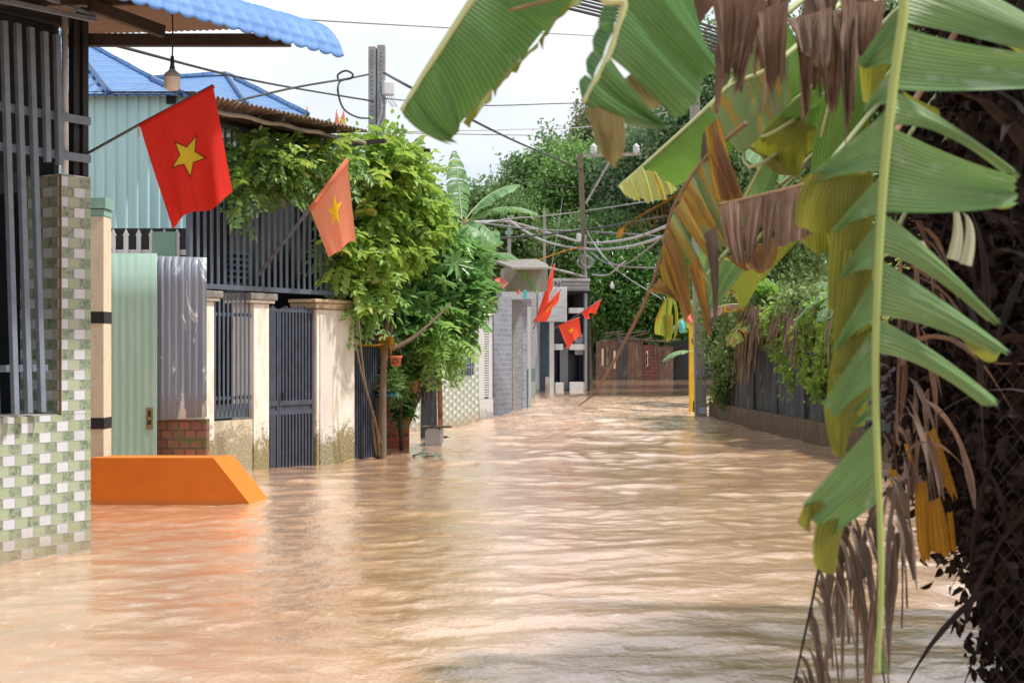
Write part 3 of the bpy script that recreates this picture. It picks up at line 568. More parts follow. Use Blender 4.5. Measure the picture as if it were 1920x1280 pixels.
# turquoise house with hip roof
dH = 22.0; Fh = Frame((0, dH), (1, 0)); th = thing('turquoise_house', (P(240, 0, dH).x, dH, 0), 'pale turquoise sheet clad house with blue tiled hip roof behind the red flag', 'house')
b = MB(); zt = zat(180, dH); u0_, u1_ = X(60, dH), X(357, dH)
def turqf(a, c):
    u = lerp(u0_, u1_, a); k = (u / .16) % 1; return Fh.pt(u, .03 * max(0, 1 - abs(k - .5) * 5), lerp(.2, zt, c))
b.grid(turqf, 300, 2, lambda a, c: (a * 2.3, c * 4)); b.build('wall', M['turq'], th, False)
b = MB(); b.box(Fh, u1_ - .02, u1_, -4, 0, 0, zt); b.box(Fh, u0_, u1_, -4.05, -4, 0, zt); b.build('side_wall', M['turq'], th)
b = MB(); b.box(Fh, u0_, u1_ + .1, .02, .10, zt, zt + .05); b.build('eave_trim', M['beam'], th)
b = MB(); b.box(Fh, X(313, dH), X(331, dH), .035, .05, zat(196, dH), zt); b.build('dark_gap', M['darkin'], th)  # dark box drawn for the darker gap in the sheet wall
E00, E0b, E1, Em, E2 = P(30, 178, 21.8), P(205, 178, 21.8), P(340, 178, 21.8), P(463, 200, 22.8), P(578, 220, 24.6)
Rl, R0, R1, A_ = P(20, 20, 27), P(285, 152, 26), P(425, 144, 26), P(118, 62, 26.5)
b = MB()
def rf(pts):
    o = pts[0]; ex = (pts[1] - pts[0]).normalized(); n = (pts[1] - pts[0]).cross(pts[2] - pts[0]).normalized(); ey = n.cross(ex); b.poly(pts, [((p - o).dot(ex), (p - o).dot(ey)) for p in pts])
rf([E00, E0b, A_, Rl]); rf([E0b, E1, R0, A_]); rf([E1, Em, R1, R0]); rf([Em, E2, R1]); rf([E2, E2 + Vector((.2, 6, 0)), R1 + Vector((0, 4, 0)), R1]); rr = b.build('roof', M['blueroof2'], th, solid=.03)
for p, q in ((E0b, A_), (A_, R0), (R0, R1), (Em, R1), (R1, E2), (E1, R0)):
    b = MB(); n = max(4, int((q - p).length / .28)); pts = [lerp(p, q, k / n / 1) + Vector((0, -.03, .045)) for k in range(n + 1)]; b.tube(pts, [.05 if k % 2 else .042 for k in range(n + 1)], 8); b.build('ridge', M['blueroof2'], rr, True)
# ================================================================== walled yard with gate, steel lattice and porch roof
G = fr2(WP(505, 880), WP(665, 862)); gu = G.u
cw = thing('compound_wall', G.pt(.3, 0, 0), 'stained cream yard wall with mossy foot, stone capped pillars and barred opening', 'wall')
zc = 2.16
for (a, c, mt, cap_) in ((gu(385), gu(402), M['pillar'], 1), (gu(476), gu(505), M['pillar'], 1), (gu(594), gu(665), M['pillar'], 0)):
    b = MB(); b.box(G, a, c, -.34, 0, -.65, zc - .09 if cap_ else zc - .13); pl = b.build('pillar', mt, cw, bevel=.01)
    if cap_:
        b = MB(); b.box(G, a - .10, c + .07, -.38, .035, zc - .088, zc - .05); b.build('moulding', M['pillar'], pl, bevel=.006); b = MB(); b.box(G, a - .13, c + .10, -.40, .06, zc - .049, zc + .035); b.build('cap', M['cap'], pl, bevel=.012)
    else:
        b = MB(); b.box(G, a - .08, c + .03, -.38, .05, zc - .128, zc - .05); b.box(G, a - .12, c + .05, -.38, .07, zc - .049, zc); b.build('moulding', plaster('cap_render', (.55, .42, .28), (.35, .26, .15), (.15, .13, .06), 1.9, 2.2, .5), pl, bevel=.012)
        b = MB(); b.box(G, a + .06, c - .52, .004, .012, -.6, zc - .2); b.build('panel', M['pinkpan'], pl, bevel=.004)
ua, ub = gu(402), gu(476); b = MB(); b.box(G, ua, ub, -.22, -.02, -.65, zat(787, 18.2)); b.build('low_wall', M['lowwall'], cw)
b = MB(); b.box(G, gu(378), gu(385) - .002, -.25, -.03, -.65, zat(787, 17.6)); b.build('low_wall', M['lowwall'], cw)
grl = MB(); zlo = zat(783, 18.2); zhi = zat(548, 18.2)
for z in (zat(745, 18.2), zat(590, 18.2)): grl.box(G, ua, ub, -.07, -.045, z - .02, z + .02)
grl.box(G, ua + .01, ub, -.09, -.075, zlo, zlo + .17); grl = grl.build('window_grille', M['lattice'], cw)
nb = 9
for k in range(nb):
    u = lerp(ua + .05, ub - .05, k / (nb - 1)); b = MB(); q = [G.pt(u - .016, -.04, zlo + .1), G.pt(u + .016, -.04, zlo + .1), G.pt(u + .016, -.04, zhi - .05), G.pt(u + .024, -.04, zhi - .05), G.pt(u, -.04, zhi), G.pt(u - .024, -.04, zhi - .05), G.pt(u - .016, -.04, zhi - .05)]; b.prism(q, G.n * .010); b.build('bar', M['lattice'], grl)
# dark sheet standing in for the shade behind bars and whole lattice
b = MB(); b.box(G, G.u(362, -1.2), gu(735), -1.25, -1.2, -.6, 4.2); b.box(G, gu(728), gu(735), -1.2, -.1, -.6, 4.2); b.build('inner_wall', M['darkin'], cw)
gt = thing('metal_gate', G.pt((gu(507) + gu(593)) / 2, 0, 0), 'dark grey metal yard gate of two ribbed leaves between cream pillars', 'gate')
a, c = gu(506), gu(593.5); mid = gu(528); ztop = zat(580, 19.2)
for (l, r, nm) in ((a + .01, mid - .005, 'gate_leaf'), (mid + .005, c - .01, 'gate_leaf')):
    zm = zat(760, 19); b = MB(); fw = .035
    b.box(G, l, l + fw, -.09, -.04, -.6, ztop); b.box(G, r - fw, r, -.09, -.04, -.6, ztop)
    for z0, z1 in ((zm - .12, zm - .06), (zm + .0, zm + .06), (ztop - .04, ztop)): b.box(G, l + fw, r - fw, -.088, -.042, z0, z1)
    b.box(G, l + fw, r - fw, -.07, -.06, zm - .06, zm); lf = b.build(nm, M['gate'], gt, bevel=.003)
    b = MB(); n = max(3, int((r - l) / .075))
    for k in range(n):
        u = lerp(l + fw + .02, r - fw - .02, (k + .5) / n); b.box(G, u - .016, u + .016, -.075, -.045, -.6, zm - .12); b.box(G, u - .016, u + .016, -.075, -.045, zm + .06, ztop - .04 + (.08 if k % 2 else .06))
    b.build('ribs', M['gate'], lf); b = MB(); b.box(G, l + fw, r - fw, -.085, -.078, -.6, ztop - .05); b.build('backing_sheet', M['gate'], lf)
b = MB(); b.tube([G.pt(mid + .03, -.03, zm + .16), G.pt(mid + .03, .0, zm + .16), G.pt(mid + .03, .0, zm + .06)], .009, 6); b.build('handle', M['black'], gt)
# lattice screen with its porch roof
ls = thing('lattice_porch', G.pt(1.0, 0, 2.2), 'tall dark steel bar screen over the yard gate under a rusty corrugated porch roof', 'porch')
uL, uR = gu(352), gu(722); zL, zH = 2.215, 4.2
b = MB(); b.box(G, uL, uR, -.03, .03, zL, zL + .06); b.box(G, uL, uR, -.03, .03, zH - .05, zH); b.box(G, uL, uL + .05, -.03, .03, zL + .06, zH - .05); b.box(G, uR - .05, uR, -.03, .03, -.6, zH + .1); b.build('frame', M['lattice'], ls, bevel=.003)
b = MB(); n = int((uR - uL) / .118)
for k in range(n):
    u = lerp(uL + .06, uR - .06, k / (n - 1)); b.box(G, u - .021, u + .021, -.008, .006, zL + .06, zH - .05)
b.build('bars', M['lattice'], ls)
b = MB()
for k in range(5): b.box(G, gu(560), gu(600), -1.19, -1.17, 2.45 + k * .08, 2.48 + k * .08)
b.build('vent_slats', M['navy2'], ls)
def porch(a, c):
    v = lerp(.80, -1.3, c); u = lerp(G.u(384, v), G.u(690, .8), a); z = 4.30 + .09 * c - .025 * (u - uL) * 0; return G.pt(u, v, z + .016 * math.sin(2 * math.pi * u / .085) * 1.0)
b = MB(); b.grid(porch, 1000, 3, lambda a, c: (a * 5, c * 2)); b.build('roof', sheetmetal('old_roof_sheet', (.17, .125, .10), (.26, .20, .16), (.34, .29, .25), .65), ls, False, solid=.004)
b = MB(); b.tube([G.pt(lerp(G.u(405, .52), G.u(684, .52), k / 20), .52, 4.21 - .012 * math.sin(k * 1.3)) for k in range(21)], .028, 8); b.build('gutter_pipe', plain('old_pipe', (.40, .36, .30), (.16, .14, .12), 2.5, .7, .1), ls, True)
b = MB(); b.box(G, uL - .05, G.u(684, .52), -.06, .02, zH + .003, zH + .10); b.box(G, G.u(405, .4), G.u(684, .52), .3, .36, 4.20, 4.26); b.build('beam', M['beam'], ls)
for k in range(4):
    u = lerp(gu(440), uR, k / 3); b = MB(); b.box(G, u, u + .05, -1.2, .72, 4.215, 4.27); b.build('rafter', M['beam'], ls)
# dark ribbed gate right of pillar 3
dg = thing('ribbed_gate', G.pt(gu(685), 0, 0), 'dark ribbed metal side gate in shade behind the leaning dry stems', 'gate')
b = MB(); n = 14; l, r = gu(667), gu(728)
b.box(G, l, r, -.12, -.10, -.6, 2.1); b.build('sheet', M['gate'], dg); b = MB()
for k in range(n): u = lerp(l + .03, r - .03, k / (n - 1)); b.box(G, u - .014, u + .014, -.10, -.075, -.6, 2.1)
b.build('ribs', M['gate'], dg)
# ================================================================== clutter by the tree
def brickbox(px0, px1, yb, yt, depth, mt): pass
wb = WP(742, 843); Fb = Frame((wb.x, wb.y), (.75, .66)); pl_ = thing('brick_planter', Fb.pt(0, 0, 0), 'waist high stack of orange hollow bricks behind the slim tree trunk', 'planter')
b = MB(); hz = zat(738, wb.y); b.box(Fb, -.23, .26, -.3, 0, -.6, hz); b.build('bricks', M['planter'], pl_, bevel=.006)
b = MB(); hz2 = zat(818, wb.y)
for u in (-.16, -.06, .06, .12, .18): b.box(Fb, u, u + .045, -.02, .003, hz2 - .01, hz2 + .04)
b.build('hollows', M['black'], pl_)
wpb = WP(826, 838); Fx = Frame((P(797, 0, wpb.y).x, wpb.y), (1, 0)); wb_ = thing('foam_box', Fx.pt(.13, 0, 0), 'pale grey box with a thin brown board lid, standing in water by the tree', 'box')
zt_ = zat(802, wpb.y); sz = .255; b = MB(); zz = zat(836, wpb.y)
b.prism([(Fx.o.x, wpb.y, -.4), (Fx.o.x + .24, wpb.y, -.4), (Fx.o.x + .24, wpb.y, zt_ - .05), (Fx.o.x + .20, wpb.y, zt_), (Fx.o.x + .04, wpb.y, zt_), (Fx.o.x, wpb.y, zt_ - .05)], (0, .3, 0)); b.build('body', M['foam'], wb_, bevel=.006)
b = MB(); b.box(Fx, .235, .27, -.32, -.02, -.4, zt_); b.build('side_board', M['white'], wb_); b = MB(); b.box(Fx, -.06, .40, -.36, .04, zt_ + .002, zt_ + .02); b.build('lid', M['barkd'], wb_)
def pot(px, py, d, r, h, mt, label, holes=False, name='flower_pot'):
    c = P(px, py, d); t = thing(name, c, label, 'pot')
    b = MB(); b.lathe(c, [(.001, 0), (r * .72, .0), (r * .95, h * .8), (r * 1.08, h * .82), (r * 1.1, h), (r * .95, h), (r * .9, h * .85)], 18); p = b.build('pot', mt, t, True)
    if holes:
        for k, (a, z) in enumerate(((-.5, .35), (0, .25), (.5, .4), (-.25, .6), (.25, .6), (-2.0, .4), (2.2, .5))):
            an = a - math.pi / 2; rr_ = r * (.72 + .23 * z / .8); b = MB(); q = c + Vector((math.cos(an) * rr_, math.sin(an) * rr_, h * z)); o = Vector((math.cos(an), math.sin(an), 0)); b.tube([q - o * .004, q + o * .006], .013, 10); b.build('hole', M['black'], p)
    return t, c
t_, c_ = pot(742, 686, 20.5, .085, .14, M['terra'], 'round terracotta orchid pot with drain holes hanging from the tree', True)
b = MB()
for s_ in (-.08, .08): b.tube([c_ + Vector((s_, 0, .14)), c_ + Vector((s_ * .2, 0, .42))], .003, 5)
b.build('hanger', M['wire'], t_)
pot(770, 737, 22.2, .12, .22, M['redp'], 'red plastic flower pot on the brick planter')
b = MB(); c_ = P(727, 741, 20.9); b.lathe(c_, [(.001, .06), (.07, .058), (.13, .045), (.165, .02), (.17, 0), (.15, -.01), (.001, -.01)], 24); tag(b.build('basin', M['bluep'], None, True), 'upturned blue plastic basin lid beside the ribbed gate', 'basin')
tb = thing('small_table', P(722, 845, 20.95), 'small dark bench that carries the blue basin', 'bench')
b = MB(); Fz = Frame((P(705, 0, 20.9).x, 20.8), (1, 0)); zz = zat(744, 20.9); b.box(Fz, -.02, .26, -.4, 0, zz - .03, zz - .002); b.build('top', M['barkd'], tb, bevel=.004)
for u in (0, .05):
    for v in (-.36, -.04): b = MB(); b.box(Fz, u, u + .03, v, v + .03, -.6, zz - .03); b.build('leg', M['barkd'], tb)
b = MB(); Fz2 = Frame((P(694, 0, 20.6).x, 20.6), (1, 0)); z_ = zat(732, 20.6); b.box(Fz2, 0, .24, -.2, -.18, z_, z_ + .14)
for k in range(5): b.box(Fz2, .02, .22, -.18, -.165, z_ + .01 + k * .026, z_ + .022 + k * .026)
tag(b.build('crate', plain('olive_crate', (.10, .10, .06), (.07, .07, .045), 8, .7, .2)), 'slatted olive green crate above the blue basin', 'crate')
b = MB(); b.tube(smoothline([P(735, 860, 22.6), P(760, 790, 22.6), P(785, 730, 22.7), P(805, 690, 22.8)], 14), [.10 - .003 * k for k in range(15)], 10); lg = b.build('fallen_trunk', M['dead_g'], None, True); tag(lg, 'grey leaning dead banana trunk between planter and tiled wall', 'trunk')
b = MB()
for k in range(7): p = P(785 + k * 4, 700 + k * 3, 22.6); b.tube([p, p + Vector((rnd.uniform(-.1, .12), -.05, rnd.uniform(-.5, -.25)))], [.02, .006], 5)
tag(b.build('dry_sheath', M['dead_g']), 'dry sheath strips hanging from the leaning banana trunk', 'dead leaf')
b = MB(); b.quad(P(788, 850, 25), P(820, 850, 25), P(818, 660, 25), P(790, 665, 25)); b.v = [Vector(p) for p in b.v]; tag(b.build('zinc_panel', M['netting'], solid=.03), 'grey upright panel behind the leaning banana trunk', 'panel')
b = MB(); c_ = WP(800, 857); b.grid(lambda a, c: Vector((c_.x - .2 + .4 * a, c_.y + .25 * (c - .5), .02 + .06 * math.sin(a * math.pi) * (1 - abs(c - .5)) + .02 * math.sin(a * 13 + c * 5))), 16, 8); tag(b.build('floating_debris', plain('wet_debris', (.20, .24, .15), (.12, .12, .09), 9, .7, .5), None, True), 'greenish sack floating on the water below the tree', 'debris')
b = MB(); b.tube(smoothline([WP(828, 824) + Vector((0, 0, .02)), WP(838, 826) + Vector((0, 0, .05)), WP(850, 830)], 8), .03, 7); tag(b.build('floating_branch', M['barkd'], None, True), 'short dark branch lying in the water right of the grey box', 'branch')
# ================================================================== second tiled house, louvred gate, grey clad walls
a_, c_ = WP(828, 801), WP(899, 790); S = fr2(a_, c_); su = S.u
sh = thing('tiled_house', S.pt(.5, 0, 0), 'farther house with pale green and white mosaic wall and narrow barred window behind the tree', 'house')
b = MB(); b.box(S, -3.0, su(898), -1.6, 0, -.65, 3.0); b.build('wall', M['tile_far'], sh); b = MB()
wa, wc = su(864), su(884); b.box(S, wa, wc, .002, .012, zat(703, 30.3), zat(585, 30.3)); wn_ = b.build('window', M['black'], sh); b = MB()
for k in range(5): u = lerp(wa + .03, wc - .03, k / 4); b.box(S, u - .018, u + .018, .03, .06, zat(703, 30.3), zat(585, 30.3))
for z in (zat(690, 30.3), zat(600, 30.3)): b.box(S, wa, wc, .025, .045, z, z + .04)
b.build('bars', M['bar'], wn_); b = MB(); b.box(S, -3.1, su(900), -1.7, .1, 3.0, 3.12); b.build('roof', M['cap'], sh)
a_ = WP(899, 790); Lg = Frame((a_.x, a_.y), (c_.x - WP(828, 801).x, c_.y - WP(828, 801).y)); 
a2 = WP(925, 786); Lg = fr2(WP(899, 789), a2); lu = Lg.u
lg = thing('louvred_gate', Lg.pt(.3, 0, 0), 'light grey gate with a vertical strip of louvres beside the farther tiled wall', 'gate')
b = MB(); zz = zat(590, 32); b.box(Lg, 0, lu(910) - .003, -.08, -.02, .45, zz); b.box(Lg, lu(918) + .003, lu(925), -.08, -.02, .45, zz); b.box(Lg, 0, lu(925), -.10, -.0, -.6, .448); b.build('panel', M['paleg'], lg, bevel=.006)
b = MB(); n = 34
for k in range(n): z = lerp(.5, zz - .05, k / (n - 1)); b.box(Lg, lu(910), lu(918), -.07, -.03, z, z + .025)
b.build('louvres', M['white'], lg); b = MB(); b.box(Lg, lu(910), lu(918), -.2, -.12, .45, zz); b.build('backing', M['black'], lg)
b = MB(); b.box(Lg, -.05, lu(925), -.3, .02, zz, zz + .5); b.build('header', M['paleg'], lg)
cl = thing('stone_clad_house', WP(950, 782), 'blue grey brick clad house front with stepped piers past the louvred gate', 'house')
def pier(px0, px1, yb, yt, mt, depthback=1.2, nm='pier', yb1=None):
    a, c = WP(px0, yb), WP(px1, yb1 or yb - .6); F = fr2(a, c); L = (c - a).length; b = MB(); b.box(F, 0, L, -depthback, 0, -.65, zat(yt, a.y)); return b.build(nm, mt, cl, bevel=.008), F, L, a.y
pier(926, 960, 783, 553, M['stone'], 1.5, 'wall', 779); pier(961, 979, 770, 562, M['stone2'], 1.5); pier(979.5, 988, 768, 566, M['stone'], 2); pier(988.5, 996, 765, 575, M['greyw'], 2); pier(996.5, 1004, 745, 560, M['stone2'], 2)
pier(940, 1012, 742, 528, M['greyw'], 3, 'upper_wall', 736)
b = MB(); y_ = 36; b.poly([P(926, 490, 35), P(1006, 487, 38), P(1026, 497, 37), P(1030, 503, 36), P(960, 503, 33)]); r_ = b.build('roof', M['cap'], cl, solid=.05)
b = MB(); b.box(Frame((P(945, 0, 37).x, 37), (1, .15)), 0, 1.1, -.6, 0, zat(545, 37), zat(502, 37)); b.build('gable', M['concretew'], cl)
b = MB(); b.poly([P(926, 551, 33.2), P(938, 545, 33.0), P(952, 530, 33.2), P(940, 520, 33.6), P(928, 524, 33.6)]); b.build('awning', M['pinkp'], cl, solid=.02)
b = MB(); b.tube([P(972, 551, 34), P(973, 543, 34)], [.05, .02], 8); b.build('lamp_bracket', M['terra'], cl)
b = MB(); b.box(Frame((P(982, 0, 34).x, 34), (1, .3)), 0, .08, -.05, 0, zat(560, 34), zat(543, 34)); b.build('sign_plate', M['teal'], cl)
F_ = fr2(WP(981, 766), WP(995, 757)); b = MB(); b.box(F_, 0, (WP(995, 757) - WP(981, 766)).length, .1, .13, -.5, zat(692, 38)); tag(b.build('glass_panel', M['glassg']), 'green tinted glass panel standing in front of the grey piers', 'panel')
# ================================================================== far storefront with signboard
dT = 53.0; Ft = Frame((P(1052, 0, dT).x, dT), (1, .12)); tx = lambda px: Ft.u(px); tz = lambda py: zat(py, dT)
st = thing('open_storefront', Ft.pt(.3, 0, 0), 'small open fronted house with fretted white fascia and dark interior at the bend', 'house')
b = MB(); b.box(Ft, tx(1003), tx(1104), -3.2, -3.0, -.6, tz(548)); b.box(Ft, tx(1003), tx(1104), -3, 0, tz(549), tz(545)); b.box(Ft, tx(1100), tx(1106), -3, -.05, -.6, tz(549)); b.build('interior', M['darkin'], st)
b = MB(); b.box(Ft, tx(1036), tx(1106), -.3, .12, tz(527), tz(522)); b.box(Ft, tx(1036), tx(1052), -.2, .10, tz(545), tz(527) - .002); b.build('cornice', M['paleg'], st)
b = MB(); b.box(Ft, tx(1052), tx(1105), -.2, .05, tz(545), tz(527) - .002); fr_ = b.build('fascia', M['greyw'], st); b = MB()
n = 18
for k in range(n):
    u = lerp(tx(1053), tx(1104), (k + .5) / n)
    for z in (tz(532), tz(539)): b.box(Ft, u - .022, u + .022, .05, .07, z - .04, z + .04)
b.build('fretwork', M['paleg'], fr_)
b = MB(); b.box(Ft, tx(1057), tx(1070), -.9, -.6, -.6, tz(650)); b.box(Ft, tx(1097), tx(1101), -.3, 0, -.6, tz(548)); b.build('pier', M['greyw'], st)
for (x0, x1, y0, y1) in ((1041, 1056, 656, 645), (1069, 1097, 656, 645), (1068, 1096, 587, 577), (1042, 1057, 732, 717), (1069, 1097, 730, 716)):
    b = MB(); b.box(Ft, tx(x0), tx(x1), -.25, -.02, tz(y0) if y0 < 700 else -.5, tz(y1)); b.build('parapet', M['white'], st, bevel=.01)
b = MB(); b.box(Ft, tx(1004), tx(1030), -.1, 0, -.6, tz(604)); b.build('door', M['navy2'], st); b = MB(); b.box(Ft, tx(1042), tx(1097), -1.3, -1.25, -.6, tz(600)); b.build('glazing', M['navy'], st)
b = MB(); b.box(Ft, tx(1020), tx(1031), .3, .35, -.5, tz(706)); b.build('kerb_block', M['paleg'], st)
def text_mesh(txt, name, h, mt, par, loc, rotz=0, label=None):
    cu = bpy.data.curves.new(name, 'FONT'); cu.body = txt; cu.size = h; cu.extrude = .004; cu.align_x = 'CENTER'; cu.align_y = 'CENTER'; tmp = bpy.data.objects.new(name, cu); C.objects.link(tmp)
    bpy.context.view_layer.update(); me = bpy.data.meshes.new_from_object(tmp); C.objects.unlink(tmp); bpy.data.objects.remove(tmp); me.materials.clear(); me.materials.append(mt)
    o = bpy.data.objects.new(name, me); C.objects.link(o); o.parent = par; o.location = Vector(loc) - wpos(par); o.rotation_euler = (R(90), 0, rotz); return o
ft = Ft.pt(tx(1044), .125, tz(535)); text_mesh('N', 'lettering', .30, M['black'], st, ft, math.atan2(.12, 1))
sg = thing('signboard', P(1036, 735, 52), 'large pale signboard on a white post in front of the storefront', 'signboard')
Fg = Frame((P(1041, 0, 51.6).x, 51.6), (1, .1)); gx = Fg.u; b = MB(); b.box(Fg, gx(1008), gx(1063), -.08, 0, zat(603, 51.6), zat(538, 51.6)); b.build('frame', M['white'], sg, bevel=.01)
b = MB(); b.box(Fg, gx(1010), gx(1060.5), .001, .01, zat(601, 51.6), zat(540.5, 51.6)); sf = b.build('panel', M['sign'], sg); b = MB()
for (x0, x1, y) in ((1034, 1040, 557), (1034, 1042, 572), (1033, 1056, 576), (1035, 1038, 566), (1030, 1044, 592)): b.box(Fg, gx(x0), gx(x1), .010, .013, zat(y + .8, 51.6), zat(y - .5, 51.6))
b.build('faint_writing', plain('faint_ink', (.30, .48, .52), (.35, .5, .5), 5, .6, 0), sf)
b = MB(); b.box(Fg, gx(1031.5), gx(1039.5), -.25, -.1, -.5, zat(603, 51.6)); b.build('post', M['white'], sg)
dR = 44.0
flag('tall furled red flag hanging steeply in front of the signboard', P(1005, 602, dR), P(1039, 497, dR), P(1037, 540, dR + .1), P(1024, 603, dR), [P(1000, 618, dR), P(1040, 494, dR)], lambda u, v: Vector((.05 * math.sin(u * 6) * v, .15 * math.sin(u * 5 + v * 4) * v, 0)), M['flagred2'], polr=.018, ncol=24)
flag('middle furled red flag with a crumpled yellow star before the signboard', P(1002, 601, dR - 1), P(1050, 545, dR - 1), P(1046, 560, dR - .9), P(1026, 600, dR - .9), [P(998, 606, dR - 1), P(1052, 542, dR - 1)], lambda u, v: Vector((.04 * math.sin(u * 8) * v, .12 * math.sin(u * 7 + 1) * v, .05 * math.sin(u * 6) * v)), M['flagred2'], (.42, .5, .2, .8, .3), M['starl'], polr=.018, ncol=24)
flag('open square red flag with star lowest in the alley by the storefront', P(1047, 611, dR - 2), P(1086, 596, dR - 2), P(1088, 628, dR - 1.9), P(1065, 655, dR - 2), [P(1040, 615, dR - 1.6), P(1087, 594, dR - 2)], lambda u, v: Vector((.05 * math.sin(u * 7) * v, .08 * math.sin(u * 8) * v, .12 * math.sin(u * 5) * v * v * (1 - u))), M['flagred2'], (.5, .45, .19, .8, .2), M['starl'], polr=.014, ncol=24)
flag('small bunched red flag at the end of the thin pole beyond the storefront', P(1090, 586, dR + 1), P(1128, 562, dR + 1), P(1112, 594, dR + 1.1), P(1098, 598, dR + 1), [P(1050, 612, dR + 1), P(1129, 560, dR + 1)], lambda u, v: Vector((.1 * math.sin(u * 9) * v, .1 * math.sin(u * 8) * v, .3 * math.sin(u * math.pi) * v * .9 * (u - .1))), M['flagred2'], polr=.014, ncol=24)
dP = 33
flag('thin pale flag peak left of the roof flags', P(628, 240, dP), P(631, 208, dP), P(640, 238, dP), P(634, 246, dP), [P(626, 262, dP), P(631, 206, dP)], lambda u, v: Vector((0, .05 * math.sin(u * 6) * v, 0)), M['flagpale'], polr=.01, ncol=8, group='flag tips behind the porch roof')
flag('pale pink flag peak above the porch roof, nearest the concrete pole', P(634, 240, dP + 3), P(645, 208, dP + 3), P(650, 240, dP + 3), P(640, 252, dP + 3), [P(630, 262, dP + 3), P(645, 206, dP + 3)], lambda u, v: Vector((0, .05 * math.sin(u * 6) * v, 0)), M['flagpale'], polr=.01, ncol=8, group='flag tips behind the porch roof')
flag('tiny red flag peak on a rooftop beside the blue hip roof', P(571, 222, dP), P(576, 202, dP), P(580, 218, dP), P(577, 226, dP), [P(570, 240, dP), P(576, 200, dP)], lambda u, v: Vector((0, .05 * math.sin(u * 6) * v, 0)), M['flagpale'], polr=.01, ncol=8, group='flag tips behind the porch roof')
# ================================================================== far wall at the end
fw = thing('patched_wall', P(1200, 712, 73), 'old wall patched with rusty sheets and boards at the end of the street', 'wall')
dW = 73.5; Fw = Frame((0, dW), (1, 0)); xs = [(1118, 1160, 640, 'rustwall'), (1160.3, 1175, 632, 'netting'), (1175.3, 1205, 640, 'rustwall'), (1205.3, 1234, 646, 'rustwall2'), (1234.3, 1262, 650, 'rustwall')]
for x0, x1, yt, mk in xs:
    b = MB(); b.box(Fw, X(x0, dW), X(x1, dW), -.2, rnd.uniform(0, .08), -.6, zat(yt, dW)); b.build('panel', M[mk], fw)
b = MB(); b.box(Fw, X(1262.3, dW), X(1400, dW), -.5, -.3, -.6, zat(640, dW)); b.build('dark_opening', M['darkin'], fw)
for k in range(9):
    b = MB(); px = rnd.choice([1135, 1142, 1150, 1172, 1190, 1210, 1228, 1240, 1128]) + rnd.uniform(-2, 2); y = rnd.uniform(648, 665); b.box(Fw, X(px, dW), X(px + rnd.uniform(2, 5), dW), .09, .13, zat(y + rnd.uniform(18, 40), dW), zat(y, dW)); b.build('board', M[rnd.choice(['cream', 'netting', 'dead', 'dead_g'])], fw)
for k in range(12):
    b = MB(); y = rnd.uniform(622, 642); x = rnd.uniform(1115, 1230); b.tube([P(x, y, dW), P(x + rnd.uniform(20, 70), y + rnd.uniform(-8, 8), dW - .3)], .03, 5); b.build('stick', M['dead_g'], fw)
# right side wall with netting
r0, r1 = WP(1329, 785), WP(1562, 842); RW = Frame((r0.x, r0.y), (r1.x - r0.x, r1.y - r0.y)); rl = (r1 - r0).length
rw = thing('garden_wall', (r0 + r1) / 2, 'wet algae stained low garden wall topped with grey netting on the right', 'wall')
RWn = -RW.n if RW.n.x > 0 else RW.n
side = -1 if RW.n.x > 0 else 1     # out of the wall, towards the street (left)
ztw = .37
def rbox(b, u0, u1, v0, v1, z0, z1): a, c = sorted((v0 * side, v1 * side)); b.box(RW, u0, u1, a, c, z0, z1)
b = MB(); rbox(b, 0, rl + 14, -.2, 0, -.65, ztw); b.build('wall', M['wallright'], rw, bevel=.01)
b = MB(); nn = 260
b.grid(lambda a, c: RW.pt(lerp(.1, rl + 10, a), side * (-.10 + .03 * math.sin(a * 90) * math.sin(c * 3) + .02 * math.sin(a * 231)), lerp(ztw + .002, 1.66 + .03 * math.sin(a * 33) + .02 * math.sin(a * 71), c)), nn, 8, lambda a, c: (a * 20, c * 1.3)); b.build('netting', M['netting'], rw, False)
for k in range(9):
    b = MB(); u = .3 + k * 1.9; rbox(b, u, u + .05, -.09, -.05, ztw, 1.75); b.build('stake', M['barkd'], rw)
# tall concrete pole, yellow post
cp = thing('utility_pole', WP(1316, 785), 'tall tapered concrete utility pole standing by the yellow post with stickers near its foot', 'utility pole', 'utility poles')
b = MB(); base = WP(1316, 786) + Vector((0, .1, 0)); top = P(1299, 22, base.y)
def square_pole(p, q, w0, w1, dp):
    b = MB(); i = 0
    for (c, w_) in ((p, w0), (q, w1)):
        b.v += [c + Vector((-w_, -dp, 0)), c + Vector((w_, -dp, 0)), c + Vector((w_, dp, 0)), c + Vector((-w_, dp, 0))]
    H_ = (q - p).length
    for k in range(4): k2 = (k + 1) % 4; b.face((k, k2, k2 + 4, k + 4), [(0, 0), (w0 * 2, 0), (w0 * 2, H_), (0, H_)])
    b.face((4, 5, 6, 7), [(0, 0)] * 4); return b
b = square_pole(base + Vector((0, 0, -.6)), top, .125, .09, .10); b.build('shaft', M['concretew'], cp, bevel=.012)
for (y, s_, hh) in ((768, 1318, .085), (697, 1313, .07)):
    b = MB(); q = P(s_, y, base.y - .112); b.box(Frame((q.x, q.y), (1, 0)), -.085, .085, 0, .003, q.z - hh, q.z + hh * .6); sk_ = b.build('sticker', plain('sticker_%d' % y, (.55, .60, .72), (.25, .35, .62), 18, .5, 0) if y > 700 else plain('sticker_b', (.45, .44, .50), (.38, .37, .40), 9, .6, 0), cp)
    if y < 700: text_mesh('12', 'lettering', .13, plain('purple_ink', (.10, .05, .30), (.1, .05, .3)), sk_, q + Vector((0, -.006, -.015)))
b = MB()
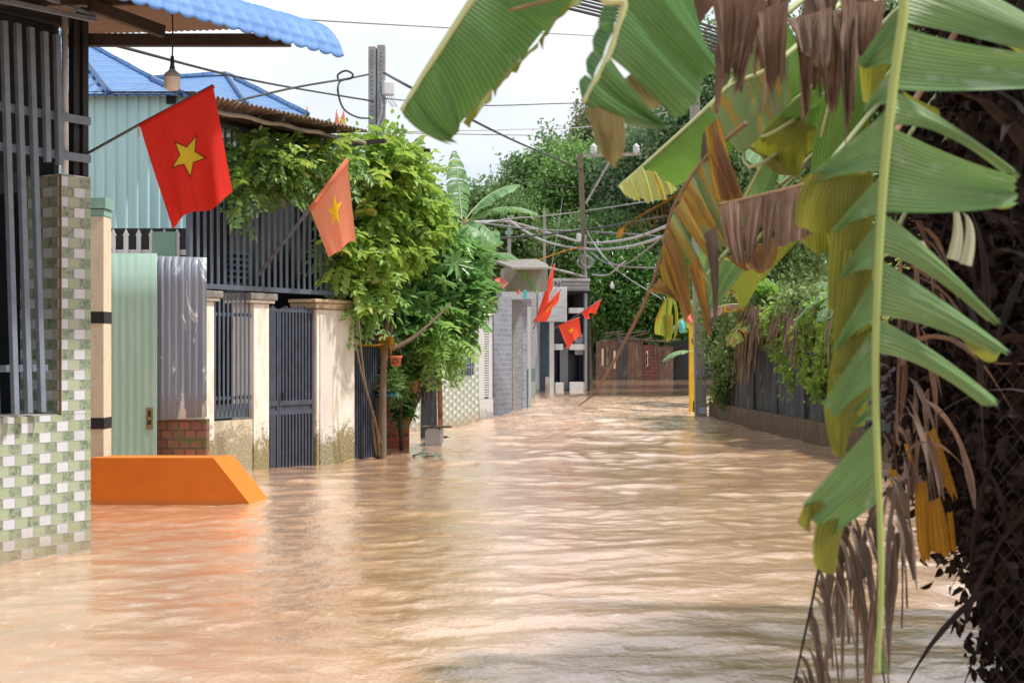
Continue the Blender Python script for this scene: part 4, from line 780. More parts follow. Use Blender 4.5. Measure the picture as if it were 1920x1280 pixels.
for k in range(16):
    for s_ in (-.045, .05): q = lerp(base, top, .1 + k * .056) + Vector((s_, -.11, 0)); b.box(Frame((q.x, q.y), (1, 0)), -.012, .012, -.002, .004, q.z - .02, q.z + .02)
b.build('bolt_holes', M['black'], cp)
yb = WP(1301, 771); yp = thing('yellow_post', yb, 'bright yellow painted post with a black foot beside the tall concrete pole', 'post')
b = MB(); Fy = Frame((yb.x, yb.y), (1, 0)); b.box(Fy, -.10, .10, -.2, 0, -.5, zat(585, yb.y)); b.build('shaft', M['yellow'], yp, bevel=.01); b = MB(); b.box(Fy, -.02, .103, -.2, .003, -.5, zat(752, yb.y)); b.build('foot_patch', M['black'], yp)
b = MB(); rnd2 = random.Random(3)
for k in range(14): u = rnd2.uniform(-.06, .07); z = zat(rnd2.uniform(630, 645), yb.y); b.box(Fy, u, u + .015, .0, .004, z, z + rnd2.uniform(.02, .07))
b.build('marks', M['black'], yp)
b = MB(); b.grid(lambda a, c: P(lerp(1283, 1309, a), lerp(609 - 10 * (1 - a) * 0, 575 + 14 * (1 - a), c) - 9 * (1 - a), yb.y - .05 - .12 * math.sin(a * 4 + c * 3)), 10, 8); cl_ = b.build('hanging_cloth', M['pinkp'], None, True, solid=.01); tag(cl_, 'pink cloth draped over the top of the yellow post', 'cloth')
b = MB(); b.lathe(P(1278, 625, 37), [(.001, 0), (.05, .02), (.075, .12), (.07, .25), (.03, .32), (.001, .33)], 12); tag(b.build('hanging_bottle', M['teal'], None, True), 'teal plastic bottle hanging left of the yellow post', 'bottle')
# twin concrete pole on the left, mid pole, small posts
tp = thing('utility_pole', P(706, 655, 30) + Vector((0, 0, -1.5)), 'twin concrete utility pole rising behind the porch roof with a white box', 'utility pole', 'utility poles')
dL = 30
for x0, x1, yt in ((690.5, 704.5, 87), (707, 722, 84)):
    b = MB(); F_ = Frame((P(x0, 0, dL).x, dL), (1, 0)); b.box(F_, 0, P(x1, 0, dL).x - P(x0, 0, dL).x, -.2, 0, -.6, zat(yt, dL)); b.build('shaft', M['concrete'], tp, bevel=.01)
b = MB(); b.box(Frame((P(700, 0, dL).x, dL), (1, 0)), 0, .12, -.14, -.06, -.6, zat(90, dL)); b.build('web', M['concretew'], tp)
b = MB()
for k in range(22):
    for px in (697.5, 714.5):
        q = P(px, 96 + k * 8 + (3 if px > 700 else 0), dL - .001); b.box(Frame((q.x, q.y), (1, 0)), -.02, .02, -.001, .005, q.z - .014, q.z + .014)
b.build('bolt_holes', M['wire'], tp)
b = MB(); F_ = Frame((P(719, 0, dL - .15).x, dL - .15), (1, .35)); b.box(F_, 0, .24, -.16, 0, zat(180, dL), zat(154, dL)); b.build('junction_box', M['white'], tp, bevel=.03)
b = MB()
for k in range(5): p = P(722 + k * 4, 180, dL - .1); b.tube(smoothline([p, p + Vector((.03, 0, -.12)), p + Vector((rnd.uniform(-.05, .12), 0, -.22))], 6), .008, 5)
b.tube(smoothline([P(712, 175, dL - .1), P(716, 205, dL - .1), P(706, 240, dL - .1)], 8), .02, 6); b.build('loose_cable', M['wirel'], tp)
dM = 54; mp_ = thing('utility_pole', P(1096, 735, dM), 'weathered pole with a crossarm and two insulators in front of the far trees', 'utility pole', 'utility poles')
b = square_pole(P(1105, 738, dM), P(1088, 288, dM), .13, .085, .10); b.build('shaft', plain('mossy_pole', (.20, .18, .11), (.13, .12, .09), 3, .9, .4), mp_)
barrow(P(1080, 293, dM), P(1202, 289, dM), .1, .1, 'crossarm', M['concrete'], mp_); barrow(P(1098, 382, dM), P(1142, 305, dM), .08, .08, 'brace', M['concrete'], mp_)
for px in (1113, 1193): b = MB(); b.lathe(P(px, 290, dM), [(.06, 0), (.08, .05), (.14, .09), (.09, .14), (.14, .19), (.09, .24), (.13, .29), (.07, .34), (.03, .4)], 12); b.build('insulator', M['white'], mp_, True)
b = MB(); b.box(Frame((P(1081, 0, dM - .3).x, dM - .3), (1, 0)), 0, .17, -.12, 0, zat(454, dM), zat(439, dM)); b.build('lamp_box', M['white'], mp_, bevel=.03)
for y0, y1 in ((644, 626), (665, 650)): b = MB(); b.box(Frame((P(1078, 0, dM - .5).x, dM - .5), (1, 0)), 0, .30, -.15, 0, zat(y0, dM), zat(y1, dM)); mb_ = b.build('meter_box', M['paleg'], mp_, bevel=.02); b = MB(); b.box(Frame((P(1080, 0, dM - .5).x, dM - .5), (1, 0)), 0, .12, .001, .008, zat(y0 - 9, dM), zat(y1 + 2, dM)); b.build('dial', M['black'], mb_)
cc = thing('cable_coil', P(1097, 492, dM - .4), 'coils of spare pale cable hanging from the weathered pole', 'cable coil'); 
for k in range(5):
    b = MB(); c0 = P(1094 + k * 2.2, 491 + rnd.uniform(-2, 2), dM - .4 - .03 * k); rr = .24 + rnd.uniform(-.05, .04); b.tube([c0 + Vector((math.cos(a * math.pi / 12) * rr, 0, math.sin(a * math.pi / 12) * rr)) for a in range(25)], .013, 5, False); b.build('loop', M['wirel'], cc)
b = MB(); b.tube(smoothline([P(1098, 440, dM - .4), P(1097, 480, dM - .4), P(1099, 525, dM - .4)], 8), .035, 6); b.build('tail', M['wirel'], cc)
for (px, yt, yb_, d, wd, lab) in ((955, 405, 600, 58, .07, 'short pale post with a green plate above the banana leaf, left of two'), (1021, 395, 560, 60, .055, 'slim pale post among the far wires, right of two')):
    t_ = thing('utility_pole', P(px, yb_, d), lab, 'utility pole', 'utility poles'); b = square_pole(P(px, yb_ + 60, d), P(px, yt, d), wd, wd, wd); b.build('shaft', M['concrete'], t_)
    if px < 1000: b = MB(); b.box(Frame((P(px - 8, 0, d - .2).x, d - .2), (1, 0)), 0, .30, -.02, 0, zat(440, d), zat(433, d)); b.build('plate', M['mint'], t_)
# ------------------------------------------------------------------ cables
def wire(pts, r, mt, label, beads=0, name='overhead_cable', group='overhead cables'):
    L = [P(*p) for p in pts]; b = MB(); n = 40
    if len(L) == 2:
        s_ = (L[1] - L[0]).length * .012; pp = [lerp(L[0], L[1], k / n) + Vector((0, 0, -s_ * 4 * (k / n) * (1 - k / n))) for k in range(n + 1)]
    else: pp = smoothline(L, n * 2)
    if beads:
        q = []
        for k in range(len(pp) - 1):
            for j in range(4): q.append(lerp(pp[k], pp[k + 1], j / 4))
        q.append(pp[-1]); b.tube(q, [r * (1.0 if (i // 1) % 2 else .45) for i in range(len(q))], 6)
    else: b.tube(pp, r, 6)
    o = b.build(name, mt, None, True); return tag(o, label, 'cable', group)
wire([(215, 85, 15), (480, 152, 22), (700, 190, 29.8)], .020, M['rubber'], 'twisted dark cable running from under the canopy to the twin pole', 1)
wire([(440, 190, 20), (560, 163, 23), (650, 148, 26), (690, 140, 29.8)], .018, M['rubber'], 'dark cable rising over the blue hip roof to the looped joint')
wire([(634, 150, 26), (634, 140, 26), (648, 133, 26), (661, 139, 26), (658, 147, 26), (645, 150, 26), (636, 155, 26), (634, 175, 26), (645, 205, 27), (670, 220, 28.5), (692, 222, 29.8)], .018, M['rubber'], 'looped black cable joint left of the twin concrete pole', 0, 'cable_loop')
wire([(350, 12, 14), (560, 36, 18), (830, 52, 26), (1120, 68, 36)], .010, M['wire'], 'thin high wire crossing the sky just above the canopy edge')
wire([(720, 137, 29.8), (800, 180, 26), (960, 262, 40), (1090, 318, 54)], .028, M['rubber'], 'thick dark cable dropping from the twin pole to the crossarm pole')
wire([(720, 185, 29.8), (900, 198, 32), (1110, 194, 36), (1300, 205, 40)], .016, M['rubber'], 'dark cable crossing the open sky level with the white box', 1)
wire([(690, 250, 29.8), (800, 246, 33), (960, 243, 40), (1120, 236, 46), (1300, 200, 40)], .018, M['wirel'], 'pale cable crossing the sky just over the banana tops', 1)
wire([(600, 243, 25), (780, 250, 33), (1000, 254, 42)], .012, M['wire'], 'thin lower wire grazing the porch roof edge')
wire([(870, 425, 45), (955, 410, 58), (1021, 405, 60), (1100, 395, 54), (1250, 372, 50)], .024, M['wirel'], 'pale cable joining the two short posts', 1)
wire([(870, 418, 45), (955, 416, 58), (1040, 440, 56), (1100, 455, 54), (1180, 448, 48), (1260, 420, 42)], .050, M['wirel'], 'beaded pale spiral cable sagging lowest under the crossarm pole', 2)
wire([(955, 414, 57), (1020, 452, 55), (1100, 467, 53), (1180, 462, 48), (1265, 436, 42)], .050, M['wirel'], 'second beaded spiral cable hanging just beneath the first', 2)
wire([(860, 448, 45), (960, 445, 50), (1090, 432, 54), (1250, 405, 48)], .035, M['rubber'], 'thick dark and grey cable behind the beaded cables')
wire([(880, 415, 48), (1000, 430, 52), (1096, 434, 54), (1200, 440, 50), (1262, 446, 45)], .030, M['wire'], 'grey cable passing behind the white lamp box')
wire([(1098, 430, 54), (1130, 480, 50), (1165, 497, 46), (1210, 470, 40), (1262, 425, 34)], .022, M['wire'], 'slack grey cable bundle sagging right of the cable coil')
wire([(1098, 460, 54), (1130, 490, 50), (1175, 500, 46), (1262, 503, 36)], .022, M['wire'], 'grey cable running level to the right of the coil')
wire([(1110, 515, 54), (1140, 515, 50), (1165, 495, 45), (1172, 490, 44)], .028, M['wirel'], 'short pale cable tied in a knot over the dark shrubs')
wire([(1028, 502, 50), (1070, 512, 52), (1098, 520, 54)], .045, M['wirel'], 'white twisted cable above the storefront fascia', 2)
wire([(1010, 488, 48), (1060, 470, 50), (1098, 462, 54)], .022, M['dead_y'], 'yellow cord slanting to the pole above the grey house roof')
wire([(1055, 372, 54), (1030, 520, 52), (1012, 560, 50)], .012, M['wire'], 'thin stay wire slanting down from the crossarm')
wire([(1240, 560, 40), (1150, 500, 48), (1100, 435, 54)], .014, M['wirel'], 'thin pale stay wire crossing behind the knotted cable')
wire([(940, 330, 50), (1090, 352, 54), (1250, 335, 50)], .014, M['rubber'], 'thin black line behind the diagonal brace')
wire([(1060, 318, 50), (1160, 340, 52), (1260, 372, 50)], .014, M['rubber'], 'second thin black line from the crossarm to the right')
for k in range(7):
    y0 = -16 + k * 7; wire([(1040, y0 - 16, 30), (1160, y0 + 14, 31), (1300, y0 + 56, 32.2), (1420, y0 + 96, 33.5)], .024 if k % 2 else .034, M['rubber'], ['topmost black cable of the thick bundle behind the top leaves', 'second black cable from the top of the thick bundle', 'third black cable from the top of the thick bundle', 'middle black cable of the thick bundle', 'third black cable from the bottom of the thick bundle', 'second black cable from the bottom of the thick bundle', 'lowest black cable of the thick bundle behind the top leaves'][k])
b = MB(); b.lathe(P(1148, 533, 50), [(.001, -.15), (.06, -.12), (.075, -.03), (.03, .04), (.02, .1)], 12); tag(b.build('street_bulb', M['white'], None, True), 'small white bulb hanging below the knotted cable', 'bulb')
# ================================================================== VEGETATION
def mesh_np(name, V, Fc, nvf, mt, parent=None, var=None, uv=None, smooth=True):
    V = np.asarray(V, dtype=np.float64)
    if parent is None: lo = V.min(0); hi = V.max(0); off = np.array([(lo[0] + hi[0]) / 2, (lo[1] + hi[1]) / 2, lo[2]])
    else: off = np.array(tuple(wpos(parent)))
    V = V - off; me = bpy.data.meshes.new(name); me.vertices.add(len(V)); me.vertices.foreach_set('co', V.ravel()); Fc = np.asarray(Fc)
    me.loops.add(Fc.size); me.loops.foreach_set('vertex_index', Fc.ravel().astype(np.int32)); me.polygons.add(len(Fc)); me.polygons.foreach_set('loop_start', np.arange(0, Fc.size, nvf)); me.polygons.foreach_set('loop_total', np.full(len(Fc), nvf))
    if smooth: me.polygons.foreach_set('use_smooth', np.ones(len(Fc), bool))
    if var is not None: a = me.attributes.new('var', 'FLOAT', 'POINT'); a.data.foreach_set('value', var)
    me.materials.append(mt); me.update(); ob = bpy.data.objects.new(name, me); C.objects.link(ob)
    if parent is None: ob.location = off
    else: ob.parent = parent
    return ob
def nrm(a): return a / np.maximum(np.linalg.norm(a, axis=-1, keepdims=True), 1e-9)
def foliage(name, blobs, n, L, Wd, mt, parent, seed, style='pinnate', nl=9, tw=.35, droop=.3, shell=.55, vshift=0.0, cut=None, leafdroop=.2):
    """blobs: (px, py, rx, ry, depth, rdepth) ellipsoids in the place, sizes given in px at that depth"""
    g = np.random.default_rng(seed); B = np.array(blobs, float); wts = B[:, 2] * B[:, 3]; idx = g.choice(len(B), n, p=wts / wts.sum()); q = B[idx]
    d = nrm(g.normal(size=(n, 3))); rr = (shell + (1 - shell) * g.random(n)) ** .8 * (1 + .18 * g.normal(size=n)); rr *= .45 + .55 * (g.random(n) > .22)
    dep = q[:, 4]; c = np.stack([(q[:, 0] - CX) / FP * dep, dep, CZ - (q[:, 1] - HY) / FP * dep], -1); rad = np.stack([q[:, 2] / FP * dep, q[:, 5], q[:, 3] / FP * dep], -1)
    c = c + d * rad * rr[:, None]
    if cut is not None: c = c[cut(c)]; d = d[:len(c)]; n = len(c)
    D = nrm(d * np.array([1, 1, .5]) + g.normal(size=(n, 3)) * .55 + np.array([0, 0, -droop])); clv = g.random(n)
    U = nrm(np.array([0, 0, 1.0]) + g.normal(size=(n, 3)) * .45 + d * .35)
    S = nrm(np.cross(D, U)); U = nrm(np.cross(S, D))
    P0 = []; DD = []; NN = []; LL = []; VV = []
    if style == 'pinnate':
        for k in range(nl):
            t = (k // 2 + .6) / (nl / 2 + .4) * tw; sg = 1 if k % 2 else -1
            if k == nl - 1: ld = D; base = c + D * tw
            else: ld = nrm(D * .45 + S * sg + np.array([0, 0, -leafdroop]) + g.normal(size=(n, 3)) * .15); base = c + D * t + np.array([0, 0, -1]) * (t * t / tw * .35)
            P0.append(base); DD.append(ld); NN.append(U + g.normal(size=(n, 3)) * .18); LL.append(L * (.55 + .85 * clv) * (.7 + .3 * math.sin(math.pi * (k + 1) / (nl + 1)))); VV.append(clv * .75 + .25 * g.random(n))
    elif style == 'whorl':
        for k in range(nl):
            a = 2 * math.pi * k / nl + g.random(n) * .5; rd = nrm(S * np.cos(a)[:, None] + U * 0 + D * np.sin(a)[:, None] + U * (.15 + .4 * g.random(n))[:, None] - np.array([0, 0, leafdroop]))
            P0.append(c); DD.append(rd); NN.append(U * .8 + rd * -.3 + g.normal(size=(n, 3)) * .15); LL.append(L * (.7 + .5 * g.random(n))); VV.append(clv * .7 + .3 * g.random(n))
    else:
        for k in range(nl):
            off = g.normal(size=(n, 3)) * tw * .5; ld = nrm(D + g.normal(size=(n, 3)) * .8 - np.array([0, 0, leafdroop])); P0.append(c + off); DD.append(ld); NN.append(U + g.normal(size=(n, 3)) * .5); LL.append(L * (.6 + .7 * g.random(n))); VV.append(clv * .6 + .4 * g.random(n))
    p = np.concatenate(P0); D = np.concatenate(DD); N = np.concatenate(NN); L_ = np.concatenate(LL)[:, None]; v = np.clip(np.concatenate(VV) + vshift, 0, 1)
    S = nrm(np.cross(D, N)); N = nrm(np.cross(S, D)); w_ = L_ * Wd
    fold = .22; b0 = p; l1 = p + D * L_ * .3 + S * w_ * .5 + N * w_ * fold; l2 = p + D * L_ * .68 + S * w_ * .42 + N * w_ * fold * .7 - N * L_ * .05; t_ = p + D * L_ - N * L_ * .16
    r2 = p + D * L_ * .68 - S * w_ * .42 + N * w_ * fold * .7 - N * L_ * .05; r1 = p + D * L_ * .3 - S * w_ * .5 + N * w_ * fold
    m = len(p); V = np.stack([b0, l1, l2, t_, r2, r1], 1).reshape(-1, 3); i = np.arange(m)[:, None] * 6
    Fq = np.concatenate([i + np.array([0, 3, 2, 1]), i + np.array([0, 5, 4, 3])]); return mesh_np(name, V, Fq, 4, mt, parent, np.repeat(v, 6), smooth=False)
def branchy(name, base, targets, r0, mt, parent, seed, wig=.1, r1=.02, mid=.45):
    g = random.Random(seed); b = MB(); top = sum(targets, Vector((0, 0, 0))) / len(targets); fork = lerp(base, top, mid)
    tr = smoothline([base, lerp(base, fork, .5) + Vector((g.uniform(-wig, wig), 0, 0)), fork], 8); b.tube(tr, [lerp(r0, r0 * .7, k / 8) for k in range(9)], 8)
    for t in targets:
        m1 = lerp(fork, t, .5) + Vector((g.uniform(-wig, wig), g.uniform(-wig, wig), g.uniform(0, wig) + (t - fork).length * .08)); pp = smoothline([fork, m1, t], 8); b.tube(pp, [lerp(r0 * .6, r1, k / 8) for k in range(9)], 6)
        for j in range(3):
            q = pp[4 + j]; e = q + Vector((g.uniform(-1, 1), g.uniform(-1, 1), g.uniform(-.2, 1))).normalized() * (t - fork).length * .35; b.tube([q, lerp(q, e, .5) + Vector((0, 0, .02)), e], [r0 * .25, r0 * .15, r1 * .5], 5)
    return b.build(name, mt, parent, True)
# far trees: (label, blobs, base px, material, count, leaf length)
def tree(nm, label, base, r0, blobs, n, L, mt, seed, style='cluster', nl=7, tw=.9, group='trees at the end of the street', bark='barkd', Wd=.55, **kw):
    t = thing(nm, base, label, 'tree', group); bl = sorted(blobs, key=lambda q: -q[2] * q[3])[:6]
    branchy('trunk', base, [P(q[0], q[1], q[4]) for q in bl], r0, M[bark], t, seed, wig=r0 * 3, r1=r0 * .12)
    foliage('crown', blobs, int(n * 2.0), L * .62, Wd, M[mt], t, seed, style, nl, tw, **kw); return t
def bl(cx, cy, rx, ry, d, rd, k, seed, s=.42):
    g = random.Random(seed); out = [(cx, cy, rx * .62, ry * .62, d, rd * .62)]
    for i in range(k): a = 2 * math.pi * (i + g.random() * .6) / k; out.append((cx + math.cos(a) * rx * g.uniform(.45, .8), cy + math.sin(a) * ry * g.uniform(.45, .8), rx * s * g.uniform(.6, 1.15), ry * s * g.uniform(.6, 1.15), d + g.uniform(-rd, rd) * .6, rd * s))
    return out
def gp_(px, d, z=.2): q = P(px, 0, d); return Vector((q.x, q.y, z))
tree('broadleaf_tree', 'feathery dark tree with one tall spike against the sky left of the crossarm pole', gp_(1010, 88), .22, bl(1000, 400, 80, 80, 88, 3, 9, 1) + [(975, 318, 26, 9, 88, 1), (1026, 300, 8, 55, 88, 1), (1000, 330, 30, 14, 88, 1), (955, 395, 40, 30, 88, 2), (960, 350, 25, 8, 87, 1)], 2200, .42, 'lf_far', 101)
tree('broadleaf_tree', 'rounded bright green tree directly behind the crossarm pole', gp_(1100, 86), .25, bl(1075, 390, 95, 100, 86, 3, 10, 2) + [(1090, 300, 40, 22, 86, 2), (1060, 330, 45, 30, 85, 2)], 2700, .40, 'lf_farlight', 102)
tree('broadleaf_tree', 'tall olive brown airy tree reaching the highest among the far crowns', gp_(1130, 98), .3, bl(1140, 300, 85, 65, 98, 3, 10, 3, .36) + [(1105, 225, 22, 32, 98, 2), (1170, 262, 60, 20, 98, 2), (1100, 260, 30, 25, 98, 2)], 2000, .36, 'lf_farbrown', 103, nl=6)
tree('broadleaf_tree', 'bluish green tree between the crossarm and the bright near leaf', gp_(1225, 84), .3, bl(1215, 360, 95, 120, 84, 3, 12, 4) + [(1240, 250, 45, 35, 84, 2)], 3000, .40, 'lf_fargrey', 104)
tree('broadleaf_tree', 'large pale green tree rising behind the tall concrete pole', gp_(1330, 80), .3, bl(1350, 250, 110, 130, 80, 4, 12, 5) + [(1300, 180, 40, 40, 80, 2), (1330, 130, 50, 50, 80, 2), (1390, 90, 60, 60, 80, 3)], 3400, .40, 'lf_fargrey', 105)
tree('broadleaf_tree', 'low dark tree closing the view above the grey house roof', gp_(925, 80), .2, bl(925, 440, 75, 75, 80, 3, 9, 6), 1700, .40, 'lf_far', 106)
tree('broadleaf_tree', 'dark middle tree behind the cable coil', gp_(1120, 79), .25, bl(1110, 480, 110, 70, 79, 3, 10, 7), 2600, .36, 'lf_far', 107)
tree('broadleaf_tree', 'glossy dark shrub tree over the patched wall, left half', gp_(1160, 76), .2, bl(1165, 560, 65, 60, 75.8, 1.6, 9, 8) + [(1150, 500, 50, 30, 76, 1.5)], 1900, .42, 'lf_dark', 108, Wd=.45)
tree('broadleaf_tree', 'glossy dark shrub tree over the patched wall, right half', gp_(1240, 77), .2, bl(1245, 555, 60, 62, 76.5, 1.6, 9, 9) + [(1290, 580, 45, 50, 76, 2)], 1900, .42, 'lf_dark', 109, Wd=.45)
tree('broadleaf_tree', 'dark tree mass behind the right garden, mostly hidden by banana leaves', gp_(1420, 60), .25, bl(1430, 400, 150, 200, 60, 4, 12, 10), 3200, .34, 'lf_far', 110)
tree('broadleaf_tree', 'tall dark tree at far right behind the hanging brown leaves', gp_(1600, 50), .3, bl(1600, 250, 180, 260, 50, 4, 12, 11), 3200, .34, 'lf_far', 111)
# far-off wood as one mass behind everything
f_ = foliage('distant_woods', [(x, 480 + 20 * math.sin(x * .03), 80, 80 if x < 1150 else 150, 125, 5) for x in range(840, 1900, 70)] + [(x, 600, 90, 100, 120, 5) for x in range(860, 1900, 80)], 9000, .8, .6, M['lf_far'], None, 112, 'cluster', 5, 1.2)
tag(f_, 'dark far-off woods filling the gaps behind the end of the street', 'woods', kind='stuff')
# --- banana leaves in general
def strip(b, e0, e1, nu, nv, curl=0, ripple=0, rf=3, ph=0, w0=0, jag=0, g=rnd):
    """e0, e1: functions t -> Vector for the two edges from the midrib (t=0) to the margin (t=1)"""
    A, B_, T0, T1 = e0(0), e1(0), e0(1), e1(1); n = (B_ - A).cross(T0 - A)
    if n.length < 1e-7: n = Vector((0, -1, 0))
    n.normalize()
    if n.y > 0: n = -n
    W_ = (B_ - A).length; Ln = ((T0 + T1) / 2 - (A + B_) / 2).length; jg = [g.uniform(-jag, jag) for _ in range(nu + 2)]
    def fn(a, c):
        c2 = c * (1 + jg[int(a * nu)] * (1 if c > .85 else 0)); p = lerp(e0(c2), e1(c2), a); return p + n * (curl * math.sin(math.pi * a) * (.3 + .7 * c) + ripple * math.sin(a * math.pi * 2 * rf + ph + c * 1.5) * min(1, c * 2.5))
    b.grid(fn, nu, nv, lambda a, c: (w0 + a * W_, c * Ln))
def banana_leaf(base, azim, elev, L, Wl, droop, mt, parent, seed, tear=.5, mrib='midribp', hang=.35, n=16, petiole=.15):
    """a whole leaf: arching midrib, torn blade halves hanging from it"""
    g = random.Random(seed); d = Vector((math.sin(azim) * math.cos(elev), math.cos(azim) * math.cos(elev), math.sin(elev))); pts = []; p = base.copy(); m = 24
    for k in range(m + 1): pts.append(p.copy()); p = p + d * (L / m); d = (d + Vector((0, 0, -droop / m * (1 + k / m)))).normalized()
    par = thing('leaf', base, '', '') if False else None
    mb = MB(); mb.tube(pts, [lerp(.028, .004, k / m) * (L / 2) for k in range(m + 1)], 6); leaf = mb.build('leaf', M[mrib], parent, True)
    b = MB(); k = 0; t = petiole
    while t < .995:
        dt = min(g.uniform(.03, .14) if g.random() < tear else g.uniform(.12, .25), 1 - t); t2 = t + dt
        for sg in (-1, 1):
            def edge(tt, sg=sg, t=t, ex=g.uniform(-.08, .08)):
                def f(c):
                    q = polyl(pts, min(tt, .9999)); tn = (polyl(pts, min(tt + .02, .9999)) - polyl(pts, max(tt - .02, 0))); tn.normalize(); s = tn.cross(Vector((0, 0, 1)))
                    if s.length < .05: s = Vector((1, 0, 0))
                    s.normalize(); s = s * sg; up = s.cross(tn) * sg; wd = Wl * .5 * (math.sin(math.pi * min(1, (tt - petiole) / (1 - petiole) * .93 + .06)) ** .55)
                    hz = hang + ex
                    return q + (s * math.cos(hz * c * 1.3) + Vector((0, 0, -1)) * math.sin(hz * c * 1.6) + tn * .25 * c + Vector((0, 0, .25)) * (1 - c) * c) * (wd * c)
                return f
            gap = .06 * dt; strip(b, edge(t + (gap if k else 0)), edge(t2 - gap), 5, 6, .0, .006 * L, 1.5, g.random() * 6, t * L, .05, g)
        t = t2; k += 1
    b.build('blade', mt, leaf, True); return leaf
def banana_plant(label, base, h, r, leaves, mt, seed, group='banana plants', lean=(0, 0), extra=None, dead=6):
    g = random.Random(seed); t = thing('banana_plant', base, label, 'banana plant', group); top = base + Vector((lean[0], lean[1], h)); b = MB(); b.tube([lerp(base + Vector((0, 0, -.5)), top, k / 8) + Vector((math.sin(k) * .02, 0, 0)) for k in range(9)], [lerp(r, r * .55, k / 8) for k in range(9)], 12); b.build('stem', M['pseudo'], t, True)
    for i, (az, el, L, Wl, dr) in enumerate(leaves): banana_leaf(top + Vector((g.uniform(-.05, .05), g.uniform(-.05, .05), g.uniform(-.25, 0))), R(az), R(el), L, Wl * 1.35, dr, M[mt] if isinstance(mt, str) else M[mt[i % len(mt)]], t, seed * 31 + i, hang=g.uniform(.1, .4))
    if dead:
        b = MB()
        for k in range(dead):
            a = g.random() * 6.28; p = top + Vector((math.cos(a) * r, math.sin(a) * r, -g.uniform(.1, .6))); dead_strip(b, p, g.uniform(.6, 1.3), g.uniform(.05, .12), g, Vector((math.cos(a), math.sin(a), 0)) * .25)
        b.build('dead_leaf', M['dead'], t, True)
    return t
def dead_strip(b, p, L, Wd, g, out=None, segs=9, nz=4):
    """a shrivelled strip of leaf hanging down, folded and twisting"""
    out = out or Vector((g.uniform(-.1, .1), g.uniform(-.1, .1), 0)); a = g.random() * 6.28; tw = g.uniform(-2.2, 2.2); q = p.copy(); d = (out * 3 + Vector((0, 0, -.3))).normalized(); rows = []; k1 = g.random() * 6; fo = g.uniform(.25, .9)
    for i in range(segs + 1):
        t = i / segs; s = Vector((math.cos(a + tw * t), math.sin(a + tw * t), .15 * math.sin(k1 + t * 9))); n = s.cross(d); wd = Wd * (1 - .75 * t ** 2.2) * (.55 + .45 * math.sin(k1 + t * 5) ** 2) * min(1, .35 + t * 4)
        row = []
        for j in range(nz + 1): x = j / nz - .5; row.append(q + s * (x * wd) + n * (fo * wd * (abs(x) * 1.1 + .16 * math.sin(j * 2.6 + k1 + t * 4))))
        rows.append(row); q = q + d * (L / segs); d = (d + Vector((g.uniform(-.16, .16), g.uniform(-.16, .16), -.75)) * (.55 if i < 3 else .25)).normalized()
    i0 = len(b.v)
    for r_ in rows: b.v += r_
    u0 = g.random() * 3
    for i in range(segs):
        for j in range(nz):
            A = i0 + i * (nz + 1) + j; b.face((A, A + 1, A + nz + 2, A + nz + 1), [(u0 + j / nz * Wd, i / segs * L), (u0 + (j + 1) / nz * Wd, i / segs * L), (u0 + (j + 1) / nz * Wd, (i + 1) / segs * L), (u0 + j / nz * Wd, (i + 1) / segs * L)])
# --- left bank greenery
vine = thing('climbing_vine', G.pt(1.2, .2, 3.2), 'green climbing vine spilling over the dark bar screen beside the backlit flag', 'vine')
foliage('leaves', [(462, 315, 22, 62, 18.0, .18), (448, 370, 16, 40, 18.0, .15), (500, 300, 42, 42, 18.3, .25), (545, 300, 45, 48, 18.7, .3), (590, 300, 45, 40, 19.2, .3), (640, 320, 38, 50, 19.6, .35), (480, 275, 40, 20, 18.0, .2), (530, 345, 30, 35, 18.5, .2), (600, 355, 22, 35, 19, .25)], 290, .12, .5, M['lf_vine'], vine, 21, 'pinnate', 11, .34, shell=.2)
foliage('young_leaves', [(462, 350, 20, 50, 17.9, .2), (510, 300, 45, 45, 18.2, .3), (600, 290, 60, 38, 19.0, .4)], 90, .11, .5, M['lf_bush'], vine, 22, 'pinnate', 11, .32, shell=.5)
b = MB()
for k in range(9):
    x = 640 - k * 5; b.tube(smoothline([P(x, 420 - k * 8, 19.6), P(x - 40 - k * 8, 310 + k * 3, 19.0), P(470 + k * 10, 290 + k * 12, 18.2)], 12), .010, 5)
b.build('stems', M['bark'], vine, True)
bt = thing('starfruit_tree', WP(716, 858), 'dense yellow green fruit tree over the backlit flag with slim trunk rising from the water', 'tree')
foliage('crown', [(700, 330, 60, 65, 20.5, .6), (745, 300, 42, 45, 20.6, .5), (690, 400, 55, 55, 20.6, .6), (760, 390, 55, 55, 21, .6), (660, 290, 35, 30, 20.3, .4), (640, 470, 38, 55, 20.0, .4), (700, 480, 60, 60, 20.6, .6), (720, 270, 25, 22, 20.6, .3), (780, 330, 26, 34, 21.0, .4), (672, 540, 40, 38, 20.3, .4), (760, 450, 50, 50, 21, .5), (805, 400, 30, 45, 21.3, .4)], 1050, .14, .5, M['lf_bush'], bt, 23, 'pinnate', 9, .30, shell=.35)
foliage('inner_leaves', [(700, 400, 80, 130, 21.3, .5), (660, 500, 50, 70, 20.8, .4), (760, 420, 60, 90, 21.8, .5)], 380, .12, .5, M['lf_vine'], bt, 24, 'pinnate', 9, .3, shell=.2, vshift=-.2)
b = MB(); b.tube(smoothline([WP(716, 860) + Vector((0, 0, -.4)), P(717, 760, 20.5), P(722, 660, 20.5), P(728, 590, 20.6), P(745, 520, 20.8), P(750, 440, 20.9)], 16), [.062 - .0028 * k for k in range(17)], 9); b.tube(smoothline([P(724, 640, 20.55), P(735, 600, 20.6), P(700, 520, 20.5), P(690, 430, 20.5)], 10), [.03 - .002 * k for k in range(11)], 7)
